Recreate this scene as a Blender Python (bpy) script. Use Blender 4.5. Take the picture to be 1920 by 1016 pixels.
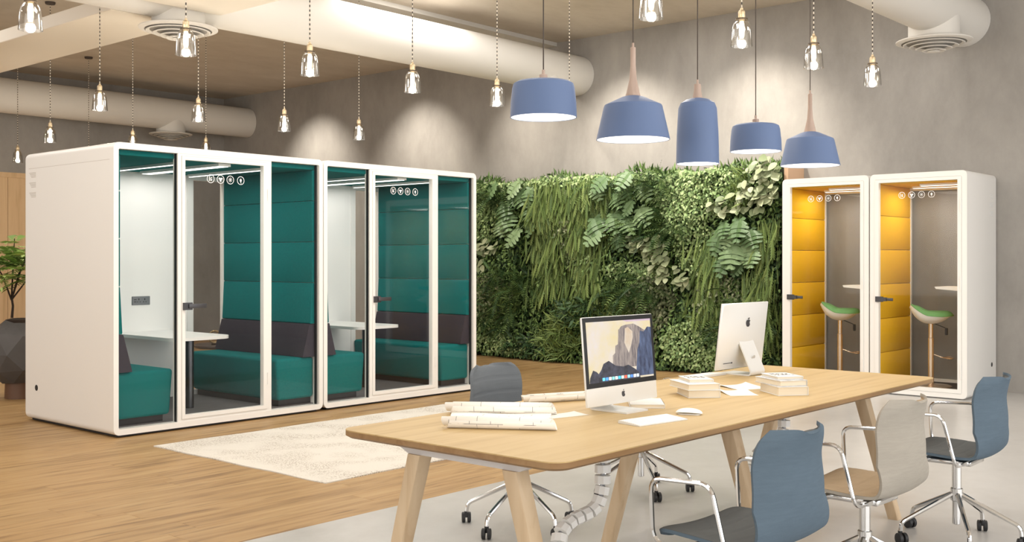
import bpy, bmesh, math, random
import numpy as np
from mathutils import Vector, Matrix
R = random.Random(7)
NR = np.random.default_rng(11)
scene = bpy.context.scene
for o in list(bpy.data.objects): bpy.data.objects.remove(o)
C = scene.collection
PI = math.pi

# ------------------------------------------------------------------ camera
AZ = math.radians(41.1215)
cam_d = bpy.data.cameras.new('camera')
cam_d.sensor_width = 36.0
cam_d.lens = 2016.0 / 1920.0 * 36.0
cam_d.shift_y = -21.0 / 1920.0
cam_d.clip_start = 0.05
cam = bpy.data.objects.new('camera', cam_d)
cam.location = (0, 0, 1.385)
cam.rotation_euler = (PI/2, 0, AZ - PI/2)
C.objects.link(cam)
scene.camera = cam

ZCEIL = 4.448
# ------------------------------------------------------------------ world, light, exposure
def srgb(r, g, b):
    f = lambda c: (c/255.0)/12.92 if c/255.0 <= 0.04045 else ((c/255.0+0.055)/1.055)**2.4
    return (f(r), f(g), f(b), 1.0)
w = bpy.data.worlds.new('daylight'); scene.world = w
w.use_nodes = True
bg = w.node_tree.nodes['Background']
bg.inputs[0].default_value = (1.0, 0.97, 0.92, 1)
bg.inputs[1].default_value = 1.0

def area(name, loc, rot, sx, sy, power, col):
    l = bpy.data.lights.new(name, 'AREA'); l.shape = 'RECTANGLE'; l.size = sx; l.size_y = sy
    l.energy = power; l.color = col
    o = bpy.data.objects.new(name, l); o.location = loc; o.rotation_euler = rot; C.objects.link(o)
    return o
# daylight falling in through the glazed right-hand side of the room and the one behind the camera
area('window_daylight', (4.0, -4.9, 2.2), (math.radians(90), 0, 0), 14, 3.6, 500, (0.98, 0.99, 1.0))
area('window_daylight', (-4.9, 5.5, 2.2), (math.radians(90), 0, math.radians(-90)), 13, 3.4, 240, (1.0, 0.96, 0.91))
# unseen fill lights added over the table, rug and pods (all above the frame)
for lx, ly in ((1.6,1.0),(4.8,0.8),(7.8,0.6),(1.6,5.0),(4.6,4.6),(7.4,5.0),(2.2,8.2),(5.6,7.6),(9.9,7.1),(8.4,8.6),(6.6,10.9),(10.2,4.6),(10.2,1.2),(2.6,12.2),(-0.5,12.0),(3.6,12.4)):
    area('overhead_fill', (lx, ly, ZCEIL-0.006), (0,0,0), 1.6, 1.2, 46 if lx > 8.2 and ly > 5 else (20 if lx > 10 else 33), (1.0, 0.98, 0.95))
# ceiling spots washing the back wall
def spot(loc, tgt, power, size, blend, col=(1.0, 0.92, 0.80)):
    l = bpy.data.lights.new('wall_wash_spot', 'SPOT'); l.energy = power; l.spot_size = math.radians(size)
    l.spot_blend = blend; l.color = col; l.shadow_soft_size = 0.05
    o = bpy.data.objects.new('wall_wash_spot', l); o.location = loc
    o.rotation_euler = (Vector(tgt)-Vector(loc)).to_track_quat('-Z', 'Y').to_euler(); C.objects.link(o)
for yy in (14.75, 12.2, 8.2, 6.3):
    spot((10.55, yy, 4.40), (11.85, yy, 2.3), 380, 78, 1.0)
spot((10.3, 10.35, 4.40), (11.85, 9.7, 2.5), 300, 70, 1.0)

vs = scene.view_settings
vs.view_transform = 'Standard'; vs.look = 'None'; vs.gamma = 1.0; vs.use_curve_mapping = False
vs.exposure = -0.12

# ------------------------------------------------------------------ materials
MATS = {}
def nodes_of(m): return m.node_tree.nodes, m.node_tree.links
def mat(name, col, rough=0.5, metal=0.0, spec=None, var=0.0, vscale=(3,3,3), bump=0.0, bscale=40.0,
        emit=None, estr=0.0, objvar=0.0, col2=None, detail=4.0, coat=0.0, sheen=0.0):
    if name in MATS: return MATS[name]
    m = bpy.data.materials.new(name); m.use_nodes = True
    N, L = nodes_of(m); p = N['Principled BSDF']
    p.inputs['Base Color'].default_value = col; p.inputs['Roughness'].default_value = rough
    p.inputs['Metallic'].default_value = metal
    if spec is not None: p.inputs['Specular IOR Level'].default_value = spec
    if coat: p.inputs['Coat Weight'].default_value = coat
    if sheen: p.inputs['Sheen Weight'].default_value = sheen
    tc = None
    src = None
    if var or col2 is not None or bump:
        tc = N.new('ShaderNodeTexCoord'); mp = N.new('ShaderNodeMapping')
        mp.inputs['Scale'].default_value = vscale; L.new(tc.outputs['Object'], mp.inputs['Vector'])
    if var or col2 is not None:
        nz = N.new('ShaderNodeTexNoise'); nz.inputs['Scale'].default_value = 1.0
        nz.inputs['Detail'].default_value = detail; nz.inputs['Roughness'].default_value = 0.6
        L.new(mp.outputs[0], nz.inputs['Vector'])
        cr = N.new('ShaderNodeValToRGB'); cr.color_ramp.elements[0].position = 0.3; cr.color_ramp.elements[1].position = 0.7
        c2 = col2 or tuple(min(1, c*(1+var)) for c in col[:3])+(1,)
        c1 = col if col2 is not None else tuple(c*(1-var) for c in col[:3])+(1,)
        cr.color_ramp.elements[0].color = c1; cr.color_ramp.elements[1].color = c2
        L.new(nz.outputs['Fac'], cr.inputs[0]); src = cr.outputs[0]
    if objvar:
        oi = N.new('ShaderNodeObjectInfo'); hsv = N.new('ShaderNodeHueSaturation')
        mr = N.new('ShaderNodeMapRange'); mr.inputs[3].default_value = 1-objvar; mr.inputs[4].default_value = 1+objvar
        L.new(oi.outputs['Random'], mr.inputs[0]); L.new(mr.outputs[0], hsv.inputs['Value'])
        if src is None: hsv.inputs['Color'].default_value = col
        else: L.new(src, hsv.inputs['Color'])
        src = hsv.outputs[0]
    if src is not None: L.new(src, p.inputs['Base Color'])
    if bump:
        n2 = N.new('ShaderNodeTexNoise'); n2.inputs['Scale'].default_value = bscale; n2.inputs['Detail'].default_value = 3
        L.new(tc.outputs['Object'], n2.inputs['Vector'])
        bp = N.new('ShaderNodeBump'); bp.inputs['Strength'].default_value = bump; bp.inputs['Distance'].default_value = 0.01
        L.new(n2.outputs['Fac'], bp.inputs['Height']); L.new(bp.outputs[0], p.inputs['Normal'])
    if emit is not None:
        p.inputs['Emission Color'].default_value = emit; p.inputs['Emission Strength'].default_value = estr
    MATS[name] = m
    return m
def glass_mat(name, tint=(1,1,1,1), refl=0.06, edge=0.5, rough=0.02):
    if name in MATS: return MATS[name]
    m = bpy.data.materials.new(name); m.use_nodes = True; N, L = nodes_of(m)
    N.remove(N['Principled BSDF']); out = N['Material Output']
    t = N.new('ShaderNodeBsdfTransparent'); t.inputs[0].default_value = tint
    g = N.new('ShaderNodeBsdfGlossy'); g.inputs['Roughness'].default_value = rough
    lw = N.new('ShaderNodeLayerWeight'); lw.inputs[0].default_value = 0.25
    mr = N.new('ShaderNodeMapRange'); mr.inputs[3].default_value = refl; mr.inputs[4].default_value = edge
    L.new(lw.outputs['Facing'], mr.inputs[0])
    mx = N.new('ShaderNodeMixShader'); L.new(mr.outputs[0], mx.inputs[0]); L.new(t.outputs[0], mx.inputs[1]); L.new(g.outputs[0], mx.inputs[2])
    L.new(mx.outputs[0], out.inputs[0]); MATS[name] = m
    return m
def concrete(name, base, dark, light, rough, sc, streak=(1,1,1), spec=0.3, bump=0.15):
    m = bpy.data.materials.new(name); m.use_nodes = True; N, L = nodes_of(m); p = N['Principled BSDF']
    tc = N.new('ShaderNodeTexCoord'); mp = N.new('ShaderNodeMapping'); mp.inputs['Scale'].default_value = streak
    L.new(tc.outputs['Object'], mp.inputs['Vector'])
    n1 = N.new('ShaderNodeTexNoise'); n1.inputs['Scale'].default_value = sc; n1.inputs['Detail'].default_value = 8; n1.inputs['Roughness'].default_value = 0.62
    n1.inputs['Distortion'].default_value = 0.6
    n2 = N.new('ShaderNodeTexNoise'); n2.inputs['Scale'].default_value = sc*4.5; n2.inputs['Detail'].default_value = 6; n2.inputs['Roughness'].default_value = 0.7
    L.new(mp.outputs[0], n1.inputs[0]); L.new(mp.outputs[0], n2.inputs[0])
    cr = N.new('ShaderNodeValToRGB'); e = cr.color_ramp.elements
    e[0].position = 0.30; e[0].color = dark; e[1].position = 0.72; e[1].color = light
    k = cr.color_ramp.elements.new(0.5); k.color = base
    mxf = N.new('ShaderNodeMix'); mxf.data_type = 'FLOAT'; mxf.inputs[0].default_value = 0.4
    L.new(n1.outputs['Fac'], mxf.inputs[2]); L.new(n2.outputs['Fac'], mxf.inputs[3])
    L.new(mxf.outputs[0], cr.inputs[0]); L.new(cr.outputs[0], p.inputs['Base Color'])
    p.inputs['Roughness'].default_value = rough; p.inputs['Specular IOR Level'].default_value = spec
    if bump:
        b = N.new('ShaderNodeBump'); b.inputs['Strength'].default_value = bump; b.inputs['Distance'].default_value = 0.01
        L.new(n2.outputs['Fac'], b.inputs['Height']); L.new(b.outputs[0], p.inputs['Normal'])
    MATS[name] = m
    return m
def wood(name, c_light, c_mid, c_dark, rough, axis_scale, objvar=0.0, streak=0.55, knots=True, spec=0.3):
    m = bpy.data.materials.new(name); m.use_nodes = True; N, L = nodes_of(m); p = N['Principled BSDF']
    tc = N.new('ShaderNodeTexCoord'); oi = N.new('ShaderNodeObjectInfo')
    mp = N.new('ShaderNodeMapping'); mp.inputs['Scale'].default_value = axis_scale
    off = N.new('ShaderNodeVectorMath'); off.operation = 'ADD'
    sc = N.new('ShaderNodeVectorMath'); sc.operation = 'SCALE'; sc.inputs[3].default_value = 37.0
    cmb = N.new('ShaderNodeCombineXYZ')
    for i in range(3): L.new(oi.outputs['Random'], cmb.inputs[i])
    L.new(cmb.outputs[0], sc.inputs[0]); L.new(tc.outputs['Object'], off.inputs[0]); L.new(sc.outputs[0], off.inputs[1])
    L.new(off.outputs[0], mp.inputs['Vector'])
    n1 = N.new('ShaderNodeTexNoise'); n1.inputs['Scale'].default_value = 1.0; n1.inputs['Detail'].default_value = 6; n1.inputs['Roughness'].default_value = streak
    n1.inputs['Distortion'].default_value = 0.8
    L.new(mp.outputs[0], n1.inputs[0])
    cr = N.new('ShaderNodeValToRGB'); e = cr.color_ramp.elements
    e[0].position = 0.25; e[0].color = c_dark; e[1].position = 0.75; e[1].color = c_light
    k = cr.color_ramp.elements.new(0.47); k.color = c_mid
    L.new(n1.outputs['Fac'], cr.inputs[0]); src = cr.outputs[0]
    if knots:
        mp2 = N.new('ShaderNodeMapping'); mp2.inputs['Scale'].default_value = tuple(s*2.3 for s in axis_scale); L.new(off.outputs[0], mp2.inputs['Vector'])
        n3 = N.new('ShaderNodeTexNoise'); n3.inputs['Scale'].default_value = 1.0; n3.inputs['Detail'].default_value = 2; L.new(mp2.outputs[0], n3.inputs[0])
        c3 = N.new('ShaderNodeValToRGB'); c3.color_ramp.elements[0].position = 0.60; c3.color_ramp.elements[1].position = 0.76
        c3.color_ramp.elements[0].color = (0,0,0,1); c3.color_ramp.elements[1].color = (0.75,0.75,0.75,1)
        L.new(n3.outputs['Fac'], c3.inputs[0])
        mk = N.new('ShaderNodeMix'); mk.data_type = 'RGBA'; L.new(c3.outputs[0], mk.inputs[0]); L.new(src, mk.inputs[6]); mk.inputs[7].default_value = tuple(c*0.62 for c in c_dark[:3])+(1,)
        src = mk.outputs[2]
    if objvar:
        hsv = N.new('ShaderNodeHueSaturation'); mr = N.new('ShaderNodeMapRange'); mr.inputs[3].default_value = 1-objvar; mr.inputs[4].default_value = 1+objvar
        L.new(oi.outputs['Random'], mr.inputs[0]); L.new(mr.outputs[0], hsv.inputs['Value']); L.new(src, hsv.inputs['Color']); src = hsv.outputs[0]
    L.new(src, p.inputs['Base Color'])
    p.inputs['Roughness'].default_value = rough; p.inputs['Specular IOR Level'].default_value = spec
    b = N.new('ShaderNodeBump'); b.inputs['Strength'].default_value = 0.06; b.inputs['Distance'].default_value = 0.01
    L.new(n1.outputs['Fac'], b.inputs['Height']); L.new(b.outputs[0], p.inputs['Normal'])
    MATS[name] = m
    return m
def leaf_mat(name, c0, c1, c2, rough=0.5):
    m = bpy.data.materials.new(name); m.use_nodes = True; N, L = nodes_of(m); p = N['Principled BSDF']
    at = N.new('ShaderNodeAttribute'); at.attribute_name = 'tint'
    oi = N.new('ShaderNodeObjectInfo'); ad = N.new('ShaderNodeMath'); ad.operation = 'ADD'
    L.new(at.outputs['Fac'], ad.inputs[0]); L.new(oi.outputs['Random'], ad.inputs[1])
    fr = N.new('ShaderNodeMath'); fr.operation = 'FRACT'; L.new(ad.outputs[0], fr.inputs[0])
    cr = N.new('ShaderNodeValToRGB'); e = cr.color_ramp.elements
    e[0].position = 0.0; e[0].color = c0; e[1].position = 1.0; e[1].color = c2
    k = cr.color_ramp.elements.new(0.5); k.color = c1
    L.new(fr.outputs[0], cr.inputs[0]); L.new(cr.outputs[0], p.inputs['Base Color'])
    p.inputs['Roughness'].default_value = rough; p.inputs['Specular IOR Level'].default_value = 0.35
    MATS[name] = m
    return m

M_WHITE = mat('white_lacquer', srgb(240,238,234), 0.38)
M_WHITE2 = mat('white_laminate', srgb(242,241,238), 0.45)
M_TEAL = mat('teal_felt', srgb(18,108,108), 0.95, var=0.10, vscale=(60,60,60), bump=0.10, bscale=260, spec=0.1)
M_CHAR = mat('charcoal_fabric', srgb(66,62,70), 0.9, var=0.08, vscale=(50,50,50), bump=0.08, bscale=240, spec=0.1)
M_YEL = mat('yellow_felt', srgb(226,178,38), 0.9, var=0.05, vscale=(40,40,40), bump=0.06, bscale=240, spec=0.1)
M_DARK = mat('dark_rubber', srgb(38,38,40), 0.55)
M_PLINTH = mat('dark_plinth', srgb(44,42,46), 0.7)
M_CARPET = mat('grey_carpet', srgb(104,102,104), 0.95, var=0.12, vscale=(8,30,8), bump=0.1, bscale=200)
M_GLASS = glass_mat('clear_glass', (0.985,0.99,0.99,1), 0.006, 0.12)
M_BULBGLASS = glass_mat('lamp_glass', (0.93,0.92,0.90,1), 0.10, 0.85, 0.03)
M_METAL = mat('brushed_steel', srgb(150,152,156), 0.3, 1.0)
M_CHROME = mat('chrome', srgb(222,222,222), 0.10, 1.0)
M_GUN = mat('gunmetal_tube', srgb(92,94,99), 0.28, 1.0)
M_HANDLE = mat('dark_handle', srgb(82,82,86), 0.4, 0.6)
M_ICON = mat('glowing_white_print', srgb(250,250,250), 0.6, emit=(1,1,1,1), estr=0.12)  # print with a faint added glow to keep the icons bright
M_LED = mat('led_diffuser', srgb(255,252,245), 0.5, emit=(1.0,0.96,0.9,1), estr=2.2)
M_CONC_WALL = concrete('concrete_wall', srgb(154,150,145), srgb(137,133,128), srgb(169,165,159), 0.85, 0.9, (1.0,1.0,0.55))
M_CONC_CEIL = concrete('concrete_ceiling', srgb(204,194,180), srgb(188,177,162), srgb(216,207,194), 0.9, 0.8, (0.5,1.0,1.0))
M_CONC_FLOOR = concrete('polished_concrete', srgb(192,190,187), srgb(178,175,171), srgb(203,201,198), 0.30, 0.8, (1,1,1), spec=0.45, bump=0.02)
M_FLOORWOOD = wood('oak_floorboard', srgb(184,154,110), srgb(168,135,91), srgb(122,90,55), 0.46, (1.1,13,13), objvar=0.035)
M_TABLEWOOD = wood('pale_oak_veneer', srgb(198,172,124), srgb(191,163,114), srgb(175,145,95), 0.45, (0.9,16,16), streak=0.5, knots=False)
M_TABLEEDGE = wood('oak_edge_band', srgb(158,128,92), srgb(148,116,80), srgb(132,100,66), 0.55, (1.5,14,14), knots=False)
M_LEGWOOD = wood('pale_ash_leg', srgb(216,194,164), srgb(206,182,150), srgb(188,160,126), 0.5, (16,16,1.5), knots=False)
M_PANELWOOD = wood('wood_wall_panel', srgb(226,196,156), srgb(219,187,146), srgb(202,168,126), 0.6, (10,10,0.7), knots=False, objvar=0.03)
M_LAMPWOOD = wood('taupe_lamp_wood', srgb(188,166,152), srgb(176,154,140), srgb(158,136,122), 0.55, (20,20,3), knots=False)
M_DUCT = mat('white_duct_paint', srgb(216,212,205), 0.6); M_DUCT2 = mat('cream_duct_paint', srgb(240,232,218), 0.6)
M_RUG = None

# ------------------------------------------------------------------ mesh builder
class MB:
    def __init__(s): s.v = []; s.f = []
    def add(s, vs, fs):
        b = len(s.v); s.v += [tuple(p) for p in vs]; s.f += [tuple(i+b for i in f) for f in fs]; return s
    def box(s, x0, x1, y0, y1, z0, z1):
        return s.add([(x0,y0,z0),(x1,y0,z0),(x1,y1,z0),(x0,y1,z0),(x0,y0,z1),(x1,y0,z1),(x1,y1,z1),(x0,y1,z1)],
                     [(0,3,2,1),(4,5,6,7),(0,1,5,4),(1,2,6,5),(2,3,7,6),(3,0,4,7)])
    def rbox(s, x0, x1, y0, y1, z0, z1, r, seg=3):
        bm = bmesh.new(); bmesh.ops.create_cube(bm, size=1.0)
        for v in bm.verts:
            v.co = Vector(((x0+x1)/2+v.co.x*(x1-x0), (y0+y1)/2+v.co.y*(y1-y0), (z0+z1)/2+v.co.z*(z1-z0)))
        bmesh.ops.bevel(bm, geom=list(bm.edges), offset=r, segments=seg, profile=0.5, affect='EDGES')
        bm.verts.index_update()
        s.add([v.co[:] for v in bm.verts], [[v.index for v in f.verts] for f in bm.faces]); bm.free(); return s
    def prism(s, poly, axis, a, b):
        def P(u, v, t): return {'x': (t,u,v), 'y': (u,t,v), 'z': (u,v,t)}[axis]
        n = len(poly)
        vs = [P(u,v,a) for u,v in poly] + [P(u,v,b) for u,v in poly]
        fs = [tuple(range(n-1,-1,-1)), tuple(range(n,2*n))] + [(i,(i+1)%n,n+(i+1)%n,n+i) for i in range(n)]
        return s.add(vs, fs)
    def ring(s, outer, inner, axis, a, b):
        def P(u, v, t): return {'x': (t,u,v), 'y': (u,t,v), 'z': (u,v,t)}[axis]
        n = len(outer)
        vs = [P(u,v,a) for u,v in outer]+[P(u,v,a) for u,v in inner]+[P(u,v,b) for u,v in outer]+[P(u,v,b) for u,v in inner]
        fs = []
        for i in range(n):
            j = (i+1) % n
            fs += [(i,n+i,n+j,j),(2*n+i,2*n+j,3*n+j,3*n+i),(i,j,2*n+j,2*n+i),(n+i,3*n+i,3*n+j,n+j)]
        return s.add(vs, fs)
    def tube(s, pts, r, n=8, cap=True, closed=False):
        pts = [Vector(p) for p in pts]; m = len(pts)
        rs = r if isinstance(r, (list, tuple)) else [r]*m
        tans = []
        for i in range(m):
            if closed: t = pts[(i+1)%m]-pts[i-1]
            else: t = pts[min(i+1,m-1)]-pts[max(i-1,0)]
            tans.append(t.normalized())
        up = Vector((0,0,1)) if abs(tans[0].z) < 0.9 else Vector((1,0,0))
        nrm = tans[0].cross(up).normalized()
        vs = []
        for i in range(m):
            if i > 0:
                ax = tans[i-1].cross(tans[i])
                if ax.length > 1e-7:
                    nrm = Matrix.Rotation(tans[i-1].angle(tans[i]), 3, ax.normalized()) @ nrm
            nrm = (nrm - tans[i]*nrm.dot(tans[i])).normalized()
            bi = tans[i].cross(nrm)
            for k in range(n):
                a = 2*PI*k/n
                vs.append(pts[i]+(nrm*math.cos(a)+bi*math.sin(a))*rs[i])
        fs = []
        for i in range(m if closed else m-1):
            j = (i+1) % m
            for k in range(n):
                l = (k+1) % n
                fs.append((i*n+k, i*n+l, j*n+l, j*n+k))
        if cap and not closed:
            fs += [tuple(range(n-1,-1,-1)), tuple(range((m-1)*n, m*n))]
        return s.add(vs, fs)
    def lathe(s, prof, n=24, c=(0,0,0), closed=False):
        vs = []; m = len(prof)
        for r, z in prof:
            for k in range(n):
                a = 2*PI*k/n; vs.append((c[0]+r*math.cos(a), c[1]+r*math.sin(a), c[2]+z))
        fs = []
        for i in range(m if closed else m-1):
            j = (i+1) % m
            for k in range(n):
                l = (k+1) % n; fs.append((i*n+k, i*n+l, j*n+l, j*n+k))
        if not closed:
            if prof[0][0] > 1e-6: fs.append(tuple(range(n-1,-1,-1)))
            if prof[-1][0] > 1e-6: fs.append(tuple(range((m-1)*n, m*n)))
        return s.add(vs, fs)
    def sheet(s, fn, nu, nv, t0, t1):
        # closed solid between two offsets of a surface fn(u,v), u in -1..1, v in 0..1 ; t may be a function of (u,v)
        f0 = t0 if callable(t0) else (lambda u, v: t0); f1 = t1 if callable(t1) else (lambda u, v: t1)
        A = []; B = []
        for j in range(nv+1):
            for i in range(nu+1):
                u = -1+2*i/nu; v = j/nv; e = 1e-3
                p = Vector(fn(u,v))
                du = Vector(fn(min(1,u+e),v))-Vector(fn(max(-1,u-e),v)); dv = Vector(fn(u,min(1,v+e)))-Vector(fn(u,max(0,v-e)))
                nn = du.cross(dv); nn = nn.normalized() if nn.length > 1e-12 else Vector((0,0,1))
                A.append(p+nn*f0(u,v)); B.append(p+nn*f1(u,v))
        W = nu+1; n = len(A); fs = []
        for j in range(nv):
            for i in range(nu):
                a = j*W+i
                fs.append((a,a+W,a+W+1,a+1)); fs.append((n+a,n+a+1,n+a+W+1,n+a+W))
        for i in range(nu):
            fs.append((i,i+1,n+i+1,n+i)); b = nv*W+i; fs.append((b,n+b,n+b+1,b+1))
        for j in range(nv):
            a = j*W; fs.append((a,n+a,n+a+W,a+W)); b = j*W+nu; fs.append((b,b+W,n+b+W,n+b))
        return s.add(A+B, fs)
    def mesh(s, name, m, smooth=35):
        me = bpy.data.meshes.new(name); me.from_pydata(s.v, [], s.f)
        bm = bmesh.new(); bm.from_mesh(me); bmesh.ops.recalc_face_normals(bm, faces=bm.faces); bm.to_mesh(me); bm.free()
        me.materials.append(m)
        if smooth:
            me.shade_smooth(); me.set_sharp_from_angle(angle=math.radians(smooth))
        me.update()
        return me
    def build(s, name, m, parent=None, smooth=35, loc=None, rot=None):
        o = bpy.data.objects.new(name, s.mesh(name, m, smooth)); C.objects.link(o)
        if parent is not None: o.parent = parent
        if loc: o.location = loc
        if rot: o.rotation_euler = rot
        return o
def rrect(x0, x1, y0, y1, r, n=5):
    pts = []
    for cx, cy, a0 in ((x1-r,y0+r,-PI/2),(x1-r,y1-r,0),(x0+r,y1-r,PI/2),(x0+r,y0+r,PI)):
        for k in range(n+1):
            a = a0+PI/2*k/n; pts.append((cx+r*math.cos(a), cy+r*math.sin(a)))
    return pts
def circ(cx, cy, r, n=24, ph=0): return [(cx+r*math.cos(ph+2*PI*k/n), cy+r*math.sin(ph+2*PI*k/n)) for k in range(n)]
def crom(P, k=6):
    out = []
    for i in range(len(P)-1):
        p0 = P[max(i-1,0)]; p1 = P[i]; p2 = P[i+1]; p3 = P[min(i+2,len(P)-1)]
        for j in range(k):
            t = j/k
            out.append(tuple(0.5*((2*b)+(c-a)*t+(2*a-5*b+4*c-d)*t*t+(-a+3*b-3*c+d)*t**3) for a,b,c,d in zip(p0,p1,p2,p3)))
    out.append(tuple(P[-1])); return out
def fillet(P, r, k=5):
    P = [Vector(p) for p in P]; out = [P[0]]
    for i in range(1, len(P)-1):
        a = P[i-1]-P[i]; b = P[i+1]-P[i]; ra = min(r, a.length*0.49, b.length*0.49)
        s = P[i]+a.normalized()*ra; e = P[i]+b.normalized()*ra
        for j in range(k+1):
            t = j/k; out.append(s*(1-t)**2+P[i]*2*t*(1-t)+e*t*t)
    out.append(P[-1]); return out
def thing(name, label, cat, loc=(0,0,0), rz=0.0, group=None):
    o = bpy.data.objects.new(name, None); C.objects.link(o); o.empty_display_size = 0.1
    o.location = loc; o.rotation_euler = (0,0,rz); return tag(o, label, cat, group)
def tag(o, label, cat, group=None):
    o['label'] = label; o['category'] = cat
    if group: o['group'] = group
    return o
def struct(o, label=None):
    o['kind'] = 'structure'
    if label: o['label'] = label
    return o
def copy_tree(o, parent=None):
    c = o.copy(); C.objects.link(c)
    if parent is not None: c.parent = parent
    for ch in list(o.children): copy_tree(ch, c)
    return c
def point_light(loc, power, col, rad, parent=None, name='bulb_light'):
    l = bpy.data.lights.new(name, 'POINT'); l.energy = power; l.color = col; l.shadow_soft_size = rad
    o = bpy.data.objects.new(name, l); o.location = loc; C.objects.link(o)
    if parent is not None: o.parent = parent
    return o

# ------------------------------------------------------------------ the room
XB, YL, ZC = 11.85, 17.65, 4.448
XN, YN = -5.0, -5.0
YSPLIT = 4.47
struct(MB().box(XN, XB, YN, YSPLIT, -0.2, 0.0).build('floor', M_CONC_FLOOR, smooth=0), 'pale polished concrete floor')
fw = struct(MB().box(XN, XB, YSPLIT, YL, -0.2, -0.012).build('floor', mat('floor_underlay', srgb(120,92,60), 0.9), smooth=0), 'honey oak plank floor')
struct(MB().box(XN, XB+0.2, YN, YL+0.2, ZC, ZC+0.2).build('ceiling', M_CONC_CEIL, smooth=0), 'raw brown concrete ceiling')
struct(MB().box(XB, XB+0.2, YN, YL, -0.2, ZC).build('wall_back', M_CONC_WALL, smooth=0), 'smooth concrete wall behind plants and booths')
struct(MB().box(XN, XB+0.2, YL, YL+0.2, -0.2, ZC).build('wall_left', M_CONC_WALL, smooth=0), 'concrete wall behind the green pods')
M_PLAST = mat('plaster', srgb(205,196,184), 0.9)
wr = MB()
wr.box(XN, XB, YN-0.2, YN, -0.2, 0.35).box(XN, XB, YN-0.2, YN, 4.05, ZC)
for x in (-5.0, -1.0, 3.0, 7.0, 11.45): wr.box(x, x+0.4, YN-0.2, YN, 0.35, 4.05)
struct(wr.build('wall_right', M_PLAST, smooth=0), 'window wall on the daylight side')
wb = MB()
wb.box(XN-0.2, XN, YN, YL, -0.2, 0.5).box(XN-0.2, XN, YN, YL, 3.9, ZC)
for y in (-5.0, -0.5, 4.0, 8.5, 13.0, 17.25): wb.box(XN-0.2, XN, y, y+0.4, 0.5, 3.9)
struct(wb.build('wall_front', M_PLAST, smooth=0), 'window wall behind the viewer')

# floorboards (the ones in view as boards, the rest of the floor in wider ones)
pw = 0.2
boards = []
meshes = {}
y = YSPLIT
row = 0
while y < 11.0:
    x = 1.6 - R.uniform(0, 1.6)
    while x < XB:
        Lh = R.choice((1.2, 1.6, 2.0, 2.4)); x1 = min(x+Lh, XB)
        key = round(x1-x, 2)
        if key not in meshes:
            meshes[key] = MB().rbox(0.0, key-0.0012, 0.0, pw-0.0012, -0.012, 0.0, 0.0008, 1).mesh('floorboard', M_FLOORWOOD, 0)
        if y < 7.9 or x > 8.2 or x < 4.3 or y > 9.2:
            o = bpy.data.objects.new('floorboard', meshes[key]); C.objects.link(o); o.parent = fw; o.location = (x, y, 0)
            boards.append(o)
        x = x1
    y += pw; row += 1
MB().box(XN, 0.0, YSPLIT, 11.07, -0.012, -0.0004).box(XN, XB, 11.071, YL, -0.012, -0.0004).box(4.2, 8.4, 7.87, 9.27, -0.012, -0.0006).build('floor_remainder', M_FLOORWOOD, fw, 0)['kind'] = 'stuff'

# wooden panelling on the far left wall: separate upright panels
pn = thing('wood_panelling', 'pale wood panelling on the far wall behind the potted plant', 'panelling', (3.0, YL, 0))
for i in range(6):
    MB().box(i*0.95, i*0.95+0.944, -0.05, -0.002, 0.0, 2.72).build('panel', M_PANELWOOD, pn, 0)
MB().box(0, 5.7, -0.07, -0.002, 2.72, 2.80).build('top_rail', M_PANELWOOD, pn, 0)

# ------------------------------------------------------------------ ducts overhead
DZ, DR = 3.93, 0.27
def round_duct(y, x0, label, dxs):
    t = thing('round_duct', label, 'duct', (0, y, DZ), 0, 'white round air ducts')
    b = MB(); n = 40; vs = []
    for x in (x0, XB-0.002):
        for k in range(n): vs.append((x, DR*math.cos(2*PI*k/n), DR*math.sin(2*PI*k/n)))
    b.add(vs, [(k,(k+1)%n,n+(k+1)%n,n+k) for k in range(n)]+[tuple(range(n-1,-1,-1)), tuple(range(n,2*n))])
    b.build('pipe', M_DUCT, t)
    for dx in dxs:
        nk = MB().lathe([(0.245,0.0),(0.245,-0.355)], 36).build('diffuser_neck', M_DUCT, t, loc=(dx,0,0))
        f = MB().lathe([(0.18,-0.335),(0.345,-0.335),(0.365,-0.343),(0.365,-0.352),(0.345,-0.362),(0.31,-0.364),(0.31,-0.35),(0.18,-0.345)], 40).build('diffuser_flange', M_DUCT, nk)
        for r0, z0 in ((0.285,-0.374),(0.225,-0.396),(0.165,-0.418),(0.105,-0.440)):
            MB().lathe([(r0+0.012,z0),(r0,z0-0.006),(r0-0.036,z0+0.016),(r0-0.03,z0+0.022)], 36, closed=True).build('diffuser_ring', M_DUCT, nk)
        MB().lathe([(0.0,-0.458),(0.05,-0.455),(0.06,-0.447),(0.05,-0.44),(0.0,-0.44)], 24).build('diffuser_hub', M_DUCT, nk)
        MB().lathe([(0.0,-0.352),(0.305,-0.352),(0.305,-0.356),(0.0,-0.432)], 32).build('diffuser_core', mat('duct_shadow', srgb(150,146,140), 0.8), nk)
    return t
round_duct(9.12, 1.2, 'long white round air duct across the middle of the ceiling', (5.62, 11.05))
round_duct(16.88, 1.2, 'white round air duct along the far left wall', (10.25,))
round_duct(3.92, 7.2, 'white round air duct at top right with a single diffuser', (10.95,))
for ya, yb, lab in ((9.40, 16.60, 'flat rectangular cream duct crossing below the ceiling at top left'), (6.75, 8.84, 'short flat cream duct branching off the middle round duct at the top edge')):
    tag(MB().rbox(5.08, 5.9, ya, yb, 3.712, 3.846, 0.006, 1).build('flat_duct', M_DUCT2), lab, 'duct')
tr = MB().box(2.0, XB-0.002, 9.5, 9.75, ZC-0.055, ZC-0.001).build('ceiling_batten', M_DUCT, smooth=0)
tag(tr, 'flat white batten on the ceiling above the middle round duct', 'batten')

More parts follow.
